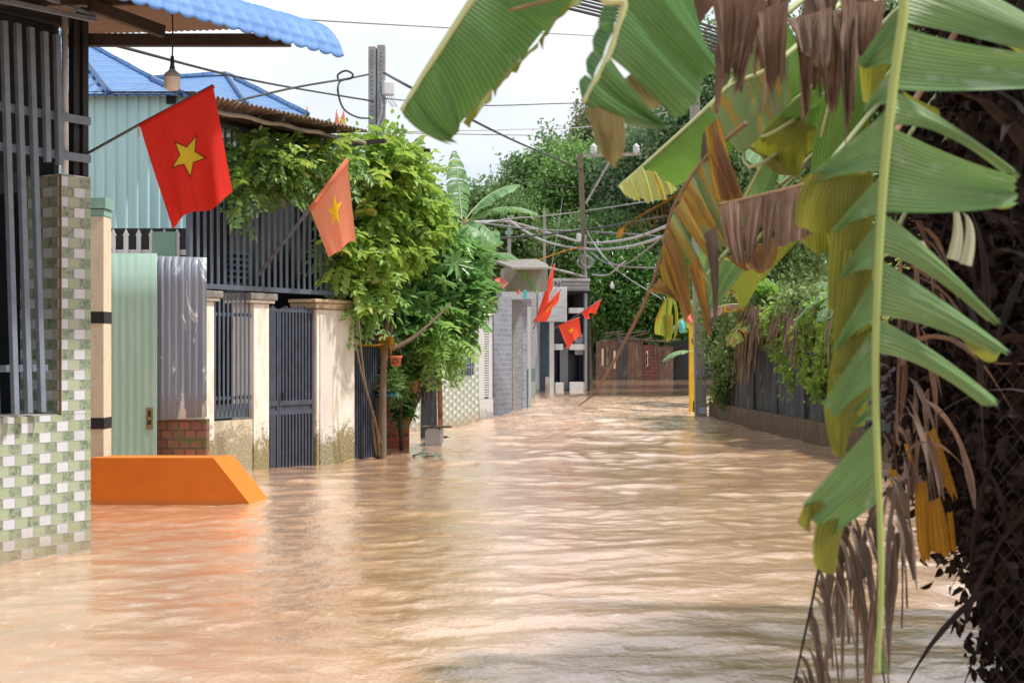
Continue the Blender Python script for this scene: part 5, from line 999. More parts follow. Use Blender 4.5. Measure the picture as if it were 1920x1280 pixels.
b.tube(smoothline([P(728, 658, 20.6), P(770, 636, 20.7), P(800, 612, 20.8), P(845, 570, 21)], 10), [.035 - .002 * k for k in range(11)], 7); b.build('trunk', M['bark'], bt, True)
b = MB(); g_ = random.Random(5)
for k in range(9): dead_strip(b, P(718 + g_.uniform(-7, 12), 622 + g_.uniform(-5, 8), 20.4), g_.uniform(.18, .34), .06, g_)
b.build('dry_leaf', M['dead_y'], bt, True)
t2 = thing('broadleaf_tree', WP(826, 815), 'low tree with whorls of long glossy leaves leaning over the water before the tiled wall', 'tree')
foliage('crown', [(830, 500, 62, 55, 22, .6), (870, 560, 45, 55, 22, .5), (790, 560, 55, 50, 21.6, .5), (850, 600, 40, 40, 22, .4), (760, 610, 45, 40, 21.4, .4), (880, 480, 32, 35, 22.4, .4), (900, 545, 25, 38, 22.4, .3), (800, 470, 45, 35, 22, .5), (740, 550, 35, 35, 21.2, .4)], 620, .26, .26, M['lf_tree2'], t2, 25, 'whorl', 9, .3, shell=.3, leafdroop=.35)
foliage('bright_leaves', [(820, 650, 42, 45, 21.8, .4), (800, 600, 50, 40, 21.6, .4), (850, 470, 40, 30, 22, .4), (680, 560, 30, 30, 20.4, .3)], 170, .13, .36, M['lf_fern'], t2, 26, 'pinnate', 15, .45, shell=.3, droop=.5)
b = MB(); b.tube(smoothline([WP(826, 812) + Vector((0, 0, -.4)), P(825, 740, 22), P(819, 690, 22), P(822, 620, 22), P(835, 540, 22)], 12), [.045 - .002 * k for k in range(13)], 8)
for (x, y) in ((870, 560), (790, 560), (880, 490), (850, 600)): b.tube(smoothline([P(821, 640, 22), P((821 + x) / 2, (640 + y) / 2 - 10, 22), P(x, y, 22)], 8), [.025 - .002 * k for k in range(9)], 6)
b.build('trunk', plain('reddish_stem', (.30, .15, .09), (.20, .10, .06), 6, .8, .3, stretch=(1, 1, .3)), t2, True)
ds = thing('shrub', WP(752, 846), 'dark leafy undergrowth and hanging fern behind the terracotta pot', 'shrub')
foliage('leaves', [(745, 640, 38, 45, 21.6, .4), (770, 690, 30, 40, 21.9, .3), (730, 700, 22, 35, 21.3, .25), (690, 620, 18, 60, 21.4, .3), (800, 650, 30, 30, 22.3, .3), (755, 760, 20, 45, 21.9, .12)], 420, .14, .28, M['lf_dark'], ds, 27, 'whorl', 8, .2, shell=.2)
foliage('fern_leaves', [(735, 715, 26, 28, 20.8, .2), (750, 735, 14, 40, 21.4, .1)], 60, .16, .14, M['lf_vine'], ds, 28, 'whorl', 10, .2, shell=.2)
b = MB(); b.tube([WP(752, 846), P(750, 700, 21.6), P(745, 640, 21.6)], .03, 6); b.build('stem', M['barkd'], ds, True)
for (pts, lab) in (([WP(722, 858), P(700, 780, 20.0), P(678, 700, 19.9), P(666, 640, 19.9)], 'dry stem leaning left from the foot of the slim trunk, thickest of three'), ([WP(712, 860), P(706, 800, 20), P(684, 715, 19.8), P(672, 600, 19.8)], 'thin dry stem in front of the ribbed gate, middle of three'), ([WP(706, 860), P(700, 800, 20), P(700, 770, 20)], 'short broken dry stem by the trunk foot')):
    b = MB(); b.tube(smoothline(pts, 10), [.017 - .0006 * k for k in range(11)], 7); tag(b.build('dry_stick', M['bark'], None, True), lab, 'stick', 'dry sticks against the ribbed gate')
b = MB(); b.tube([P(664, 647, 19.9), P(700, 648, 20.1), P(722, 645, 20.4)], .012, 6); tag(b.build('bamboo_rod', M['dead_y'], None, True), 'thin yellow rod lying level between pillar and tree', 'rod')
# banana plants on the left behind the tree
lb = banana_plant('banana plant with broad blue green leaves against the sky behind the fruit tree', gp_(868, 35, 0), 4.55, .13, [(-30, 80, 1.9, .5, .3), (80, 35, 1.9, .5, .8), (62, 52, 1.8, .5, .7), (100, 60, .9, .4, .8), (-70, 60, 1.3, .4, 1.2), (160, 25, 1.3, .5, 1.6), (120, 5, 1.1, .45, 1.2)], 'ban_far', 41)
lb = banana_plant('banana plant whose single ragged leaf stands up left of the others', gp_(772, 34, 0), 5.1, .12, [(20, 80, 1.5, .42, .5), (-90, 50, 1.2, .4, 1.4), (60, 40, 1.2, .4, 1.4)], 'ban_far', 42)
lb = banana_plant('banana plant with wide level leaf drooping over the grey house front', gp_(905, 36.5, 0), 3.8, .13, [(100, 20, 1.8, .55, 1.5), (80, 40, 1.0, .5, 1.2), (-60, 45, 1.4, .45, 1.0), (150, 60, 1.0, .4, 1.2), (30, 70, 1.0, .4, .8)], 'ban_far', 43)
# right bank creepers and banana plants
cr = thing('creeper', RW.pt(2, side * .05, ztw), 'bushy brownish green creeper covering the far end of the grey netting', 'creeper')
ub1 = lambda px: RW.u(px)
foliage('leaves', [(1350, 620, 26, 50, 31, .3), (1385, 640, 32, 62, 29.5, .35), (1410, 610, 26, 40, 28.5, .3), (1365, 690, 26, 40, 30.4, .2), (1340, 580, 28, 30, 31.5, .4), (1395, 570, 38, 25, 29.5, .4), (1355, 735, 14, 25, 30.6, .1), (1440, 560, 45, 22, 28, .4), (1510, 570, 45, 25, 25, .4)], 1700, .09, .6, M['lf_creep'], cr, 31, 'cluster', 9, .22, shell=.2)
cr2 = thing('creeper', RW.pt(6, side * .05, ztw), 'sparse green creeper strands hanging on the nearer netting', 'creeper')
foliage('leaves', [(1505, 640, 14, 45, 24.8, .12), (1475, 665, 16, 35, 26, .12), (1520, 690, 10, 30, 24.2, .1), (1548, 680, 12, 30, 23, .1), (1545, 590, 18, 28, 23.2, .2), (1470, 590, 30, 20, 26, .25), (1560, 640, 10, 40, 22.8, .1), (1450, 620, 22, 30, 27, .2), (1490, 700, 8, 40, 25.2, .1), (1535, 720, 8, 35, 23.4, .1), (1465, 610, 30, 35, 26.4, .2), (1530, 620, 30, 30, 23.8, .2)], 850, .10, .6, M['lf_bush'], cr2, 32, 'cluster', 7, .16, shell=.2)
for i, (px, d, lab, az) in enumerate(((1405, 33, 'banana plant behind the creeper, farthest right of the concrete pole', 1), (1470, 28, 'banana plant with a thick skirt of dead leaves hanging over the netting', 2), (1560, 27, 'banana plant with half yellow leaves behind the nearer netting', 3), (1350, 40, 'banana plant standing deepest, just beside the tall concrete pole', 4), (1690, 23, 'banana plant hidden behind the long hanging leaf', 5))):
    g_ = random.Random(60 + i); q = gp_(px, d, 0); lv = [(g_.uniform(0, 360), g_.uniform(30, 70), g_.uniform(1.5, 2.1), .5, g_.uniform(.9, 1.9)) for _ in range(8)] + [(-100 + g_.uniform(-30, 30), 40, 1.7, .5, 1.6), (-150, 50, 1.6, .5, 1.8), (200, 30, 1.6, .5, 1.7)]
    banana_plant(lab, q, [2.1, 2.0, 2.1, 2.4, 2.2][i], .14, lv, [('ban_far', 'ban_bright', 'ban_yg'), ('ban_yg', 'ban_far', 'ban_bright', 'ban_orange'), ('ban_bright', 'ban_yg', 'ban_orange'), ('ban_far',), ('ban_far', 'ban_yg')][i], 70 + i, group='banana plants behind the garden wall', dead=5)
g_ = random.Random(9); b = MB()
for k in range(100): px = g_.gauss(1428, 9) if k % 3 else g_.gauss(1505, 30); d = RW.pt(RW.u(px), 0, 0).y; p = P(px, 585 + g_.uniform(-15, 25), d) + Vector((-.05 - .2 * g_.random(), 0, 0)); dead_strip(b, p, g_.uniform(.6, 1.5) if k % 3 else g_.uniform(.3, .9), g_.uniform(.04, .09), g_, Vector((-.03, 0, 0)))
tag(b.build('dead_leaves', M['dead'], None, True), 'curtain of brown dead banana leaves hanging over the netting beside the creeper', 'dead leaves', kind='stuff')
gl = banana_leaf(P(1300, 660, 33), R(-90), R(15), .75, .35, .9, M['ban_far'], None, 91); tag(gl, 'smooth green banana leaf poking out left of the yellow post', 'leaf')
# ================================================================== FOREGROUND BANANA LEAVES (real leaves hanging 3 to 7 m from the lens)
def BZ(p, q, r): return lambda t: bez(p, q, r, t)
def lobe(b, d, a0, a1, c0, c1, t0, t1, dt=0, nu=10, nv=22, curl=.02, ripple=.002, rf=4, ph=0, jag=0, w0=None, dm=None):
    """strip between two edge curves given as pixels at distance d (tips at d+dt)"""
    dm = d + dt * .4 if dm is None else dm
    strip(b, BZ(P(*a0, d), P(*c0, dm), P(*t0, d + dt)), BZ(P(*a1, d), P(*c1, dm), P(*t1, d + dt)), nu, nv, curl, ripple, rf, ph, w0 if w0 is not None else rnd.random() * 3, jag)
CR = Vector((2.35, 4.3, 3.9))
np_ = thing('banana_plant', Vector((CR.x, CR.y, 0)), 'nearest banana plant whose long torn leaves hang over the right half of the view', 'banana plant', 'banana plants close to the lens')
b = MB(); b.tube([Vector((CR.x + .05 * math.sin(k), CR.y, -.6 + (CR.z + .6) * k / 8)) for k in range(9)], [.15 - .008 * k for k in range(9)], 14); b.build('stem', M['pseudo'], np_, True)
# -- the long vertical leaf
dN = 3.75
mrp = [(1690, -60), (1694, 20), (1680, 120), (1668, 220), (1658, 320), (1651, 420), (1646, 520), (1642, 640), (1642, 760), (1646, 880), (1651, 1000), (1652, 1120), (1648, 1200), (1646, 1262)]
def mx_(y):
    for (a, ya), (c, yc) in zip(mrp, mrp[1:]):
        if y <= yc: return lerp(a, c, (y - ya) / (yc - ya))
    return mrp[-1][0]
b = MB(); mp3 = smoothline([CR, lerp(CR, P(1700, -140, dN - .05), .6) + Vector((0, 0, .35))] + [P(x, y, dN - .02) for x, y in [(1690, -110)] + mrp], 70); n_ = len(mp3)
b.tube(mp3, [lerp(.0135, .006, max(0, k / n_ - .2) / .8) if k > 8 else .02 for k in range(n_)], 10); main_leaf = b.build('leaf', M['midrib'], np_, True); main_leaf['label'] = 'long leaf hanging straight down with torn side lobes'
b = MB(); y_ = MB()
RL = [ # y0,y1, ctrlTop, tipTop, ctrlBot, tipBot, dt
 (-120, 42, (1830, -20), (1990, 60), (1800, 60), (1990, 115), .05, .02),
 (-60, -20, (1830, -90), (2000, -30), (1800, -40), (1990, 0), .2, .02),
 (50, 168, (1800, 88), (2010, 108), (1800, 176), (2010, 160), -.05, -.03),
 (168, 236, (1780, 222), (1907, 322), (1760, 222), (1888, 330), .1, .02),
 (236, 397, (1790, 300), (1900, 330), (1800, 405), (1905, 384), -.1, -.04),
 (398, 476, (1725, 440), (1868, 596), (1715, 480), (1852, 602), .1, .02),
 (484, 592, (1750, 545), (1888, 652), (1740, 596), (1868, 668), .0, .02),
 (596, 661, (1740, 640), (1868, 748), (1730, 668), (1850, 766), .05, .015)]
for i, (y0, y1, c0, t0, c1, t1, dt, cu) in enumerate(RL):
    lobe(b, dN, (mx_(y0), y0), (mx_(y1), y1), c0, c1, t0, t1, dt, 14, 26, cu, .0024, (y1 - y0) / 26, i * 1.7, .035, i * .5)
LL = [
 (5, 60, (1650, 50), (1610, 118), (1650, 80), (1625, 128), .05),
 (60, 118, (1650, 90), (1612, 122), (1655, 118), (1618, 130), .05),
 (120, 196, (1650, 150), (1618, 205), (1640, 190), (1626, 208), .05),
 (198, 322, (1600, 265), (1512, 330), (1600, 316), (1500, 352), .12),
 (324, 402, (1610, 370), (1558, 432), (1605, 402), (1562, 440), .08),
 (408, 504, (1610, 455), (1570, 522), (1605, 500), (1574, 528), .08),
 (510, 602, (1610, 560), (1562, 655), (1610, 606), (1568, 660), .08),
 (612, 720, (1592, 678), (1542, 758), (1606, 735), (1562, 786), .08),
 (722, 744, (1620, 745), (1596, 770), (1620, 752), (1600, 776), .02),
 (750, 786, (1622, 768), (1600, 792), (1620, 786), (1604, 800), .02),
 (788, 880, (1578, 862), (1500, 950), (1600, 930), (1530, 985), .1),
 (880, 940, (1600, 928), (1530, 985), (1625, 955), (1562, 1004), .1)]
for i, (y0, y1, c0, t0, c1, t1, dt) in enumerate(LL):
    lobe(b, dN, (mx_(y0), y0), (mx_(y1), y1), c0, c1, t0, t1, dt, 12, 20, -.02, .002, max(1, (y1 - y0) / 26), i * 2.1, .03, i * .37)
b.build('blade', M['ban'], main_leaf, True)
# the folded-over margins hang down and show the olive underside
HG = [((1576, 640), (1638, 620), (1568, 720), (1634, 720), (1572, 806), (1622, 796)), ((1580, 470), (1640, 460), (1568, 560), (1632, 560), (1572, 640), (1626, 640)),((1610, 120), (1668, 118), (1612, 150), (1650, 170), (1618, 190), (1640, 196)),
 ((1514, 326), (1640, 322), (1488, 380), (1600, 380), (1492, 425), (1578, 432)),
 ((1540, 330), (1640, 330), (1545, 420), (1620, 400), (1556, 470), (1600, 450)),
 ((1558, 430), (1642, 402), (1550, 520), (1620, 450), (1552, 580), (1596, 545)),
 ((1570, 520), (1640, 502), (1560, 600), (1610, 560), (1560, 690), (1590, 650)),
 ((1563, 655), (1638, 604), (1545, 740), (1600, 680), (1552, 770), (1580, 745)),
 ((1543, 757), (1638, 720), (1550, 820), (1595, 790), (1563, 852), (1585, 842)),
 ((1560, 700), (1600, 690), (1552, 760), (1600, 790), (1566, 820), (1600, 800)),
 ((1507, 948), (1530, 930), (1500, 970), (1515, 975), (1496, 980), (1512, 984)),
 ((1530, 985), (1600, 950), (1520, 1030), (1570, 1010), (1528, 1064), (1570, 1060)),
 ((1512, 945), (1570, 925), (1515, 965), (1560, 965), (1530, 985), (1548, 982))]
for i, (a0, a1, c0, c1, t0, t1) in enumerate(HG): lobe(y_, dN + .10, a0, a1, c0, c1, t0, t1, .06, 10, 14, .03, .002, 2, i, .04); y_.build('folded_margin', M['ban_y'], main_leaf, True); y_ = MB()
for (a0, a1, c0, c1, t0, t1) in [((1850, 362), (1902, 352), (1862, 372), (1900, 370), (1860, 388), (1900, 386)), ((1830, 45), (1940, 70), (1850, 65), (1940, 95), (1880, 78), (1960, 118)), ((1800, 628), (1880, 655), (1810, 650), (1870, 668), (1840, 672), (1868, 676)), ((1690, 170), (1760, 205), (1700, 190), (1770, 260), (1740, 230), (1790, 262))]:
    lobe(y_, dN + .08, a0, a1, c0, c1, t0, t1, .05, 6, 8, .01, .001, 1); y_.build('folded_margin', M['ban_y'], main_leaf, True); y_ = MB()
b = MB()
for (x0, x1) in ((1778, 1800), (1802, 1822)): lobe(b, dN + .15, (x0, 372 + (x0 - 1778)), (x0 + 12, 380 + (x0 - 1778)), (x1 + 0, 410), (x1 + 16, 430), (x0 - 4, 484 + (x0 - 1778) * .4), (x0 + 20, 490 + (x0 - 1778) * .4), .0, 5, 14, .006, .0006, 1)
b.build('torn_shred', bananamat('pale_shred', (.42, .46, .34), (.5, .54, .42), (.55, .58, .48), .3, 0), main_leaf, True)
b = MB(); g_ = random.Random(4)
for k in range(5): lobe(b, dN, (1645, 1190 + k * 12), (1651, 1200 + k * 12), (1658 + k * 2, 1215 + k * 8), (1660 + k * 2, 1225 + k * 8), (1655 + k * 3, 1258), (1662 + k * 2, 1262), .0, 3, 6, .003, 0, 1)
b.build('leaf_tip', M['ban'], main_leaf, True)
# -- top left leaf (A)
def side_leaf(d, mid, pet, mt, rad, label, mrib='midribp'):
    b = MB(); m3 = smoothline(([CR_, lerp(CR_, P(*pet, d), .5) + Vector((0, 0, .5))] if pet else []) + [P(*m, d) for m in mid], 40); b.tube(m3, [lerp(rad * 1.6, rad * .5, k / 40) for k in range(41)], 8); o = b.build('leaf', M[mrib], cur, True)
    if label: o['label'] = label
    return o
cur, CR_ = np_, CR
lA = side_leaf(4.2, [(1010, -190), (885, 0), (795, 138), (752, 208)], (1100, -330), 'banB', .011, 'broad dark green leaf pointing down left against the sky')
b = MB(); tipA = [((752, 208), (775, 172), (775, 250), (805, 225), (845, 272), (838, 245)), ((775, 172), (812, 112), (800, 230), (850, 160), (842, 262), (862, 232)), ((812, 112), (900, -22), (850, 160), (975, 25), (862, 232), (1020, 58)), ((900, -22), (1010, -190), (975, 25), (1050, -60), (1020, 58), (1160, -90))]
for i, (a0, a1, c0, c1, t0, t1) in enumerate(tipA): lobe(b, 4.2, a0, a1, c0, c1, t0, t1, .1, 16, 20, .02, .0015, 3, i, .02 if i else .12, i * .4)
b.build('blade', M['banB'], lA, True)
b = MB()
for (a0, a1, t0, t1) in (((868, 230), (925, 160), (880, 240), (922, 190)), ((925, 168), (978, 108), (928, 184), (950, 152)), ((958, 135), (1010, 78), (968, 138), (1010, 90)), ((1010, 76), (1060, 10), (1018, 95), (1030, 62)), ((1040, 40), (1092, -20), (1058, 30), (1090, 8))): lobe(b, 4.25, a0, a1, a0, a1, t0, t1, -.03, 8, 6, .01, .001, 2, 0, .08); b.build('folded_margin', M['ban_y'], lA, True); b = MB()

# -- second leaf (B)
lB = side_leaf(3.4, [(1200, -120), (1170, 10), (1142, 100), (1094, 192)], (1230, -260), 'banB', .010, 'blurred dark leaf with folded blade and dead hanging tip')
b = MB()
for i, (a0, a1, c0, c1, t0, t1) in enumerate([((1094, 192), (1120, 140), (1140, 230), (1170, 200), (1215, 240), (1250, 236)), ((1118, 150), (1140, 102), (1160, 190), (1190, 180), (1222, 236), (1240, 226)), ((1140, 105), (1172, 0), (1200, 150), (1235, 70), (1266, 226), (1318, 150)), ((1172, 0), (1200, -120), (1235, 70), (1290, 10), (1318, 150), (1335, 105))]): lobe(b, 3.4, a0, a1, c0, c1, t0, t1, .12, 14, 20, .03, .0018, 3, i, .02)
for i, (a0, a1, t0, t1) in enumerate([((1094, 192), (1112, 150), (1088, 172), (1098, 140)), ((1112, 150), (1130, 110), (1100, 135), (1112, 95)), ((1130, 110), (1150, 60), (1112, 95), (1125, 50)), ((1150, 60), (1165, 0), (1122, 60), (1140, 0))]): lobe(b, 3.4, a0, a1, a0, a1, t0, t1, .05, 6, 6, .01, .001, 2, i)
lobe(b, 3.9, (1220, -60), (1290, -60), (1260, 30), (1300, 20), (1312, 130), (1335, 118), .05, 8, 12, .03, .002, 2)
b.build('blade', M['banB'], lB, True)
b = MB(); lobe(b, 3.42, (1098, 186), (1170, 222), (1106, 250), (1176, 260), (1140, 304), (1168, 296), .05, 8, 12, .03, .003, 2, 0, .06); lobe(b, 3.42, (1108, 200), (1150, 215), (1115, 260), (1150, 270), (1128, 290), (1155, 312), .0, 6, 10, -.02, .003, 2, 0, .06); lobe(b, 3.5, (1168, 150), (1200, 120), (1200, 200), (1250, 180), (1214, 206), (1236, 200), .05, 6, 8, .01, .001, 1)
b.build('withered_tip', bananamat('withered_olive', (.16, .15, .05), (.25, .22, .09), (.34, .30, .14), .25, .1, (.2, .15, .06), (.3, .22, .07), tcol=(.4, .36, .12)), lB, True)
b = MB(); b.tube(smoothline([P(955, 20, 4.1), P(1000, 8, 4.1), P(1060, -8, 4.0), P(1140, -50, 3.9)], 10), .004, 6); b.build('dry_tendril', M['midribd'], lA, True)
# -- dead brown leaves hanging at the top centre
g_ = random.Random(12)
for (x0, x1, y0, d, n, Lr, lab) in ((1318, 1420, -30, 4.6, 5, (.28, .5), 'brown shrivelled leaf at the top, left bunch'), (1400, 1500, -40, 4.7, 6, (.22, .45), 'brown shrivelled leaf at the top, middle bunch'), (1500, 1660, -40, 4.5, 7, (.22, .45), 'brown shrivelled leaf at the top, right bunch')):
    b = MB(); b.tube(smoothline([CR + Vector((0, .1, 0)), P((x0 + x1) / 2 + 60, -260, d), P(x1, y0 - 20, d), P(x0, y0 + 5, d)], 20), .008, 6); lf = b.build('leaf', M['midribd'], np_, True); lf['label'] = lab; b = MB()
    for k in range(n): dead_strip(b, P(lerp(x0, x1, (k + .5) / n) + g_.uniform(-6, 6), y0, d + g_.uniform(-.1, .1)), g_.uniform(*Lr), g_.uniform(.06, .12), g_, Vector((g_.uniform(-.12, .12), g_.uniform(-.1, .1), 0)), 14, 6)
    b.build('blade', M['dead'], lf, True)
b = MB()
for (a0, a1, c0, c1, t0, t1) in (((1474, 36), (1560, 12), (1490, 60), (1560, 80), (1500, 92), (1555, 120)), ((1490, 60), (1530, 40), (1500, 130), (1520, 140), (1508, 232), (1514, 226)), ((1525, 40), (1590, 20), (1540, 120), (1585, 140), (1552, 210), (1572, 200)), ((1560, 20), (1610, 10), (1580, 120), (1605, 120), (1585, 240), (1596, 232)), ((1600, 5), (1660, 0), (1600, 60), (1650, 60), (1612, 120), (1640, 110)), ((1420, 20), (1480, 0), (1430, 90), (1470, 90), (1436, 160), (1472, 150)), ((1330, -20), (1420, -20), (1350, 60), (1400, 60), (1358, 160), (1372, 150)), ((1380, 0), (1440, 0), (1380, 70), (1412, 80), (1372, 158), (1386, 160))): lobe(b, 4.45, a0, a1, c0, c1, t0, t1, g_.uniform(-.05, .1), 16, 20, g_.uniform(-.05, .05), .012, 3, g_.random() * 6, .16)
o = b.build('dead_blade', M['dead'], np_, True)
# ------------------------------------------------------------------ second plant, a little deeper
CR2 = Vector((3.1, 7.7, 3.4)); cur = thing('banana_plant', Vector((CR2.x, CR2.y, 0)), 'banana plant behind the long hanging leaf with half dead orange edged leaves reaching left', 'banana plant', 'banana plants close to the lens'); CR_ = CR2
b = MB(); b.tube([Vector((CR2.x, CR2.y, -.6 + (CR2.z + .6) * k / 8)) for k in range(9)], [.14 - .008 * k for k in range(9)], 14); b.build('stem', M['pseudo'], cur, True)
# C: bright backlit leaf pointing down left
lC = side_leaf(6.2, [(1480, 20), (1400, 120), (1330, 198), (1205, 312), (1160, 350)], (1600, -40), '', .011, 'bright green leaf pointing left with a pale frayed tip')
b = MB(); lobe(b, 6.2, (1205, 312), (1345, 186), (1240, 345), (1385, 225), (1270, 348), (1400, 250), .15, 18, 16, .03, .002, 3); lobe(b, 6.2, (1345, 186), (1470, 30), (1400, 220), (1500, 90), (1420, 260), (1520, 130), .15, 16, 14, .03, .002, 3); b.build('blade', M['ban_bright'], lC, True)
b = MB()
for k, (a0, a1, t0, t1) in enumerate([((1160, 350), (1182, 332), (1172, 366), (1200, 378)), ((1180, 332), (1206, 313), (1196, 372), (1225, 378)), ((1200, 316), (1230, 322), (1220, 372), (1250, 372)), ((1222, 322), (1268, 350), (1245, 370), (1268, 358))]): lobe(b, 6.15, a0, a1, ((a0[0] + t0[0]) / 2, (a0[1] + t0[1]) / 2), ((a1[0] + t1[0]) / 2 + 4, (a1[1] + t1[1]) / 2), t0, t1, .0, 8, 8, -.02, .004, 2, k, .1)
b.build('frayed_tip', bananamat('pale_green_underside', (.32, .42, .14), (.42, .52, .22), (.5, .58, .3), .4, .15, pitch=.03), lC, True)
# D: green panel folded
lD = side_leaf(5.6, [(1490, 90), (1440, 130), (1370, 160), (1330, 202)], (1600, -20), '', .009, 'grey green square ended leaf piece under the brown leaves')
b = MB(); lobe(b, 5.6, (1330, 202), (1400, 130), (1360, 250), (1430, 190), (1386, 292), (1442, 232), .05, 12, 14, .02, .002, 3, 0, .03); lobe(b, 5.62, (1398, 130), (1480, 95), (1430, 190), (1480, 150), (1442, 232), (1482, 186), .05, 12, 14, .02, .002, 3, 0, .03); b.build('blade', bananamat('grey_green_blade', (.10, .20, .08), (.17, .28, .13), (.25, .36, .19), .3, .12), lD, True)
b = MB(); lobe(b, 5.7, (1372, 120), (1450, 60), (1390, 200), (1460, 120), (1400, 240), (1470, 180), .05, 8, 8, .02, .002, 2); b.build('blade', M['ban_bright'], lD, True)
# E/F: half dead leaves with orange edges
lF = side_leaf(5.2, [(1400, 230), (1320, 300), (1262, 390), (1240, 480), (1225, 530)], None, '', .005, 'drooping leaf with long shreds edged in orange and brown', 'midribd')
b = MB()
for i, (a0, a1, c0, c1, t0, t1) in enumerate([((1272, 375), (1308, 318), (1310, 420), (1330, 370), (1350, 470), (1366, 455)), ((1262, 395), (1284, 365), (1310, 460), (1320, 440), (1340, 503), (1348, 492)), ((1250, 425), (1264, 395), (1300, 500), (1305, 470), (1322, 545), (1334, 535)), ((1240, 450), (1254, 420), (1266, 520), (1300, 500), (1272, 560), (1294, 550)), ((1300, 330), (1330, 280), (1330, 400), (1360, 360), (1364, 470), (1376, 430))]): lobe(b, 5.2, a0, a1, c0, c1, t0, t1, .05, 8, 18, .02, .003, 2, i, .05)
b.build('blade', M['ban_half'], lF, True)
b = MB()
for i, (a0, a1, c0, c1, t0, t1) in enumerate([((1240, 470), (1252, 430), (1262, 530), (1284, 510), (1280, 596), (1300, 592)), ((1236, 500), (1246, 470), (1240, 540), (1262, 530), (1258, 560), (1268, 556)), ((1322, 240), (1350, 220), (1330, 330), (1372, 330), (1345, 380), (1392, 372)), ((1330, 290), (1345, 250), (1352, 340), (1380, 320), (1366, 390), (1398, 380)), ((1216, 548), (1236, 520), (1240, 548), (1262, 548), (1256, 556), (1270, 560)), ((1290, 500), (1310, 480), (1310, 560), (1326, 540), (1326, 625), (1332, 620))]): lobe(b, 5.15, a0, a1, c0, c1, t0, t1, .05, 8, 16, .02, .004, 2, i, .08)
b.build('dying_shred', M['ban_orange'], lF, True)
b = MB(); lobe(b, 5.25, (1310, 540), (1318, 520), (1318, 570), (1330, 560), (1328, 622), (1334, 618), 0, 4, 10, .01, .002, 1); b.build('dead_shred', M['dead_g'], lF, True); b = MB(); lobe(b, 5.1, (1320, 440), (1345, 420), (1340, 540), (1350, 520), (1336, 606), (1344, 600), 0, 6, 12, .01, .004, 1, 0, .1); b.build('dead_shred', M['dead_g'], lF, True); b = MB(); lobe(b, 5.3, (1318, 250), (1345, 225), (1310, 300), (1340, 290), (1318, 345), (1332, 338), 0, 6, 10, .01, .004, 1, 0, .1); b.build('dead_shred', M['dead_g'], lF, True)
# stalk sloping down to the water
b = MB(); b.tube(smoothline([P(1240, 480, 5.2), P(1212, 560, 5.25), P(1150, 680, 5.3), P(1112, 738, 5.35), P(1085, 760, 5.4)], 20), [lerp(.0065, .0022, (k / 20) ** 2) for k in range(21)], 8); o = b.build('bare_stalk', M['midribd'], lF, True)
# brown drape in the middle
lE = side_leaf(5.0, [(1640, 300), (1510, 346), (1430, 366), (1345, 385)], (1800, 120), '', .010, 'brown dead leaf draped level over the middle of the view', 'midribd')
b = MB()
for i, (a0, a1, c0, c1, t0, t1) in enumerate([((1350, 385), (1392, 374), (1352, 440), (1390, 440), (1376, 492), (1398, 500)), ((1392, 374), (1440, 364), (1392, 440), (1424, 430), (1400, 496), (1412, 480)), ((1425, 366), (1470, 356), (1430, 420), (1450, 420), (1432, 474), (1442, 480)), ((1450, 360), (1520, 344), (1450, 410), (1510, 410), (1452, 464), (1512, 446)), ((1515, 345), (1600, 310), (1515, 400), (1560, 380), (1512, 446), (1540, 430))]): lobe(b, 5.0, a0, a1, c0, c1, t0, t1, .0, 12, 18, .03, .010, 3, i * 2, .05)
b.build('blade', M['dead'], lE, True); b = MB(); lobe(b, 5.1, (1400, 470), (1460, 440), (1410, 520), (1460, 480), (1430, 512), (1448, 500), 0, 8, 8, .01, .003, 1); lobe(b, 5.1, (1360, 480), (1440, 470), (1380, 500), (1430, 490), (1396, 508), (1430, 504), 0, 8, 8, .01, .003, 1); b.build('dying_shred', M['ban_orange'], lE, True)
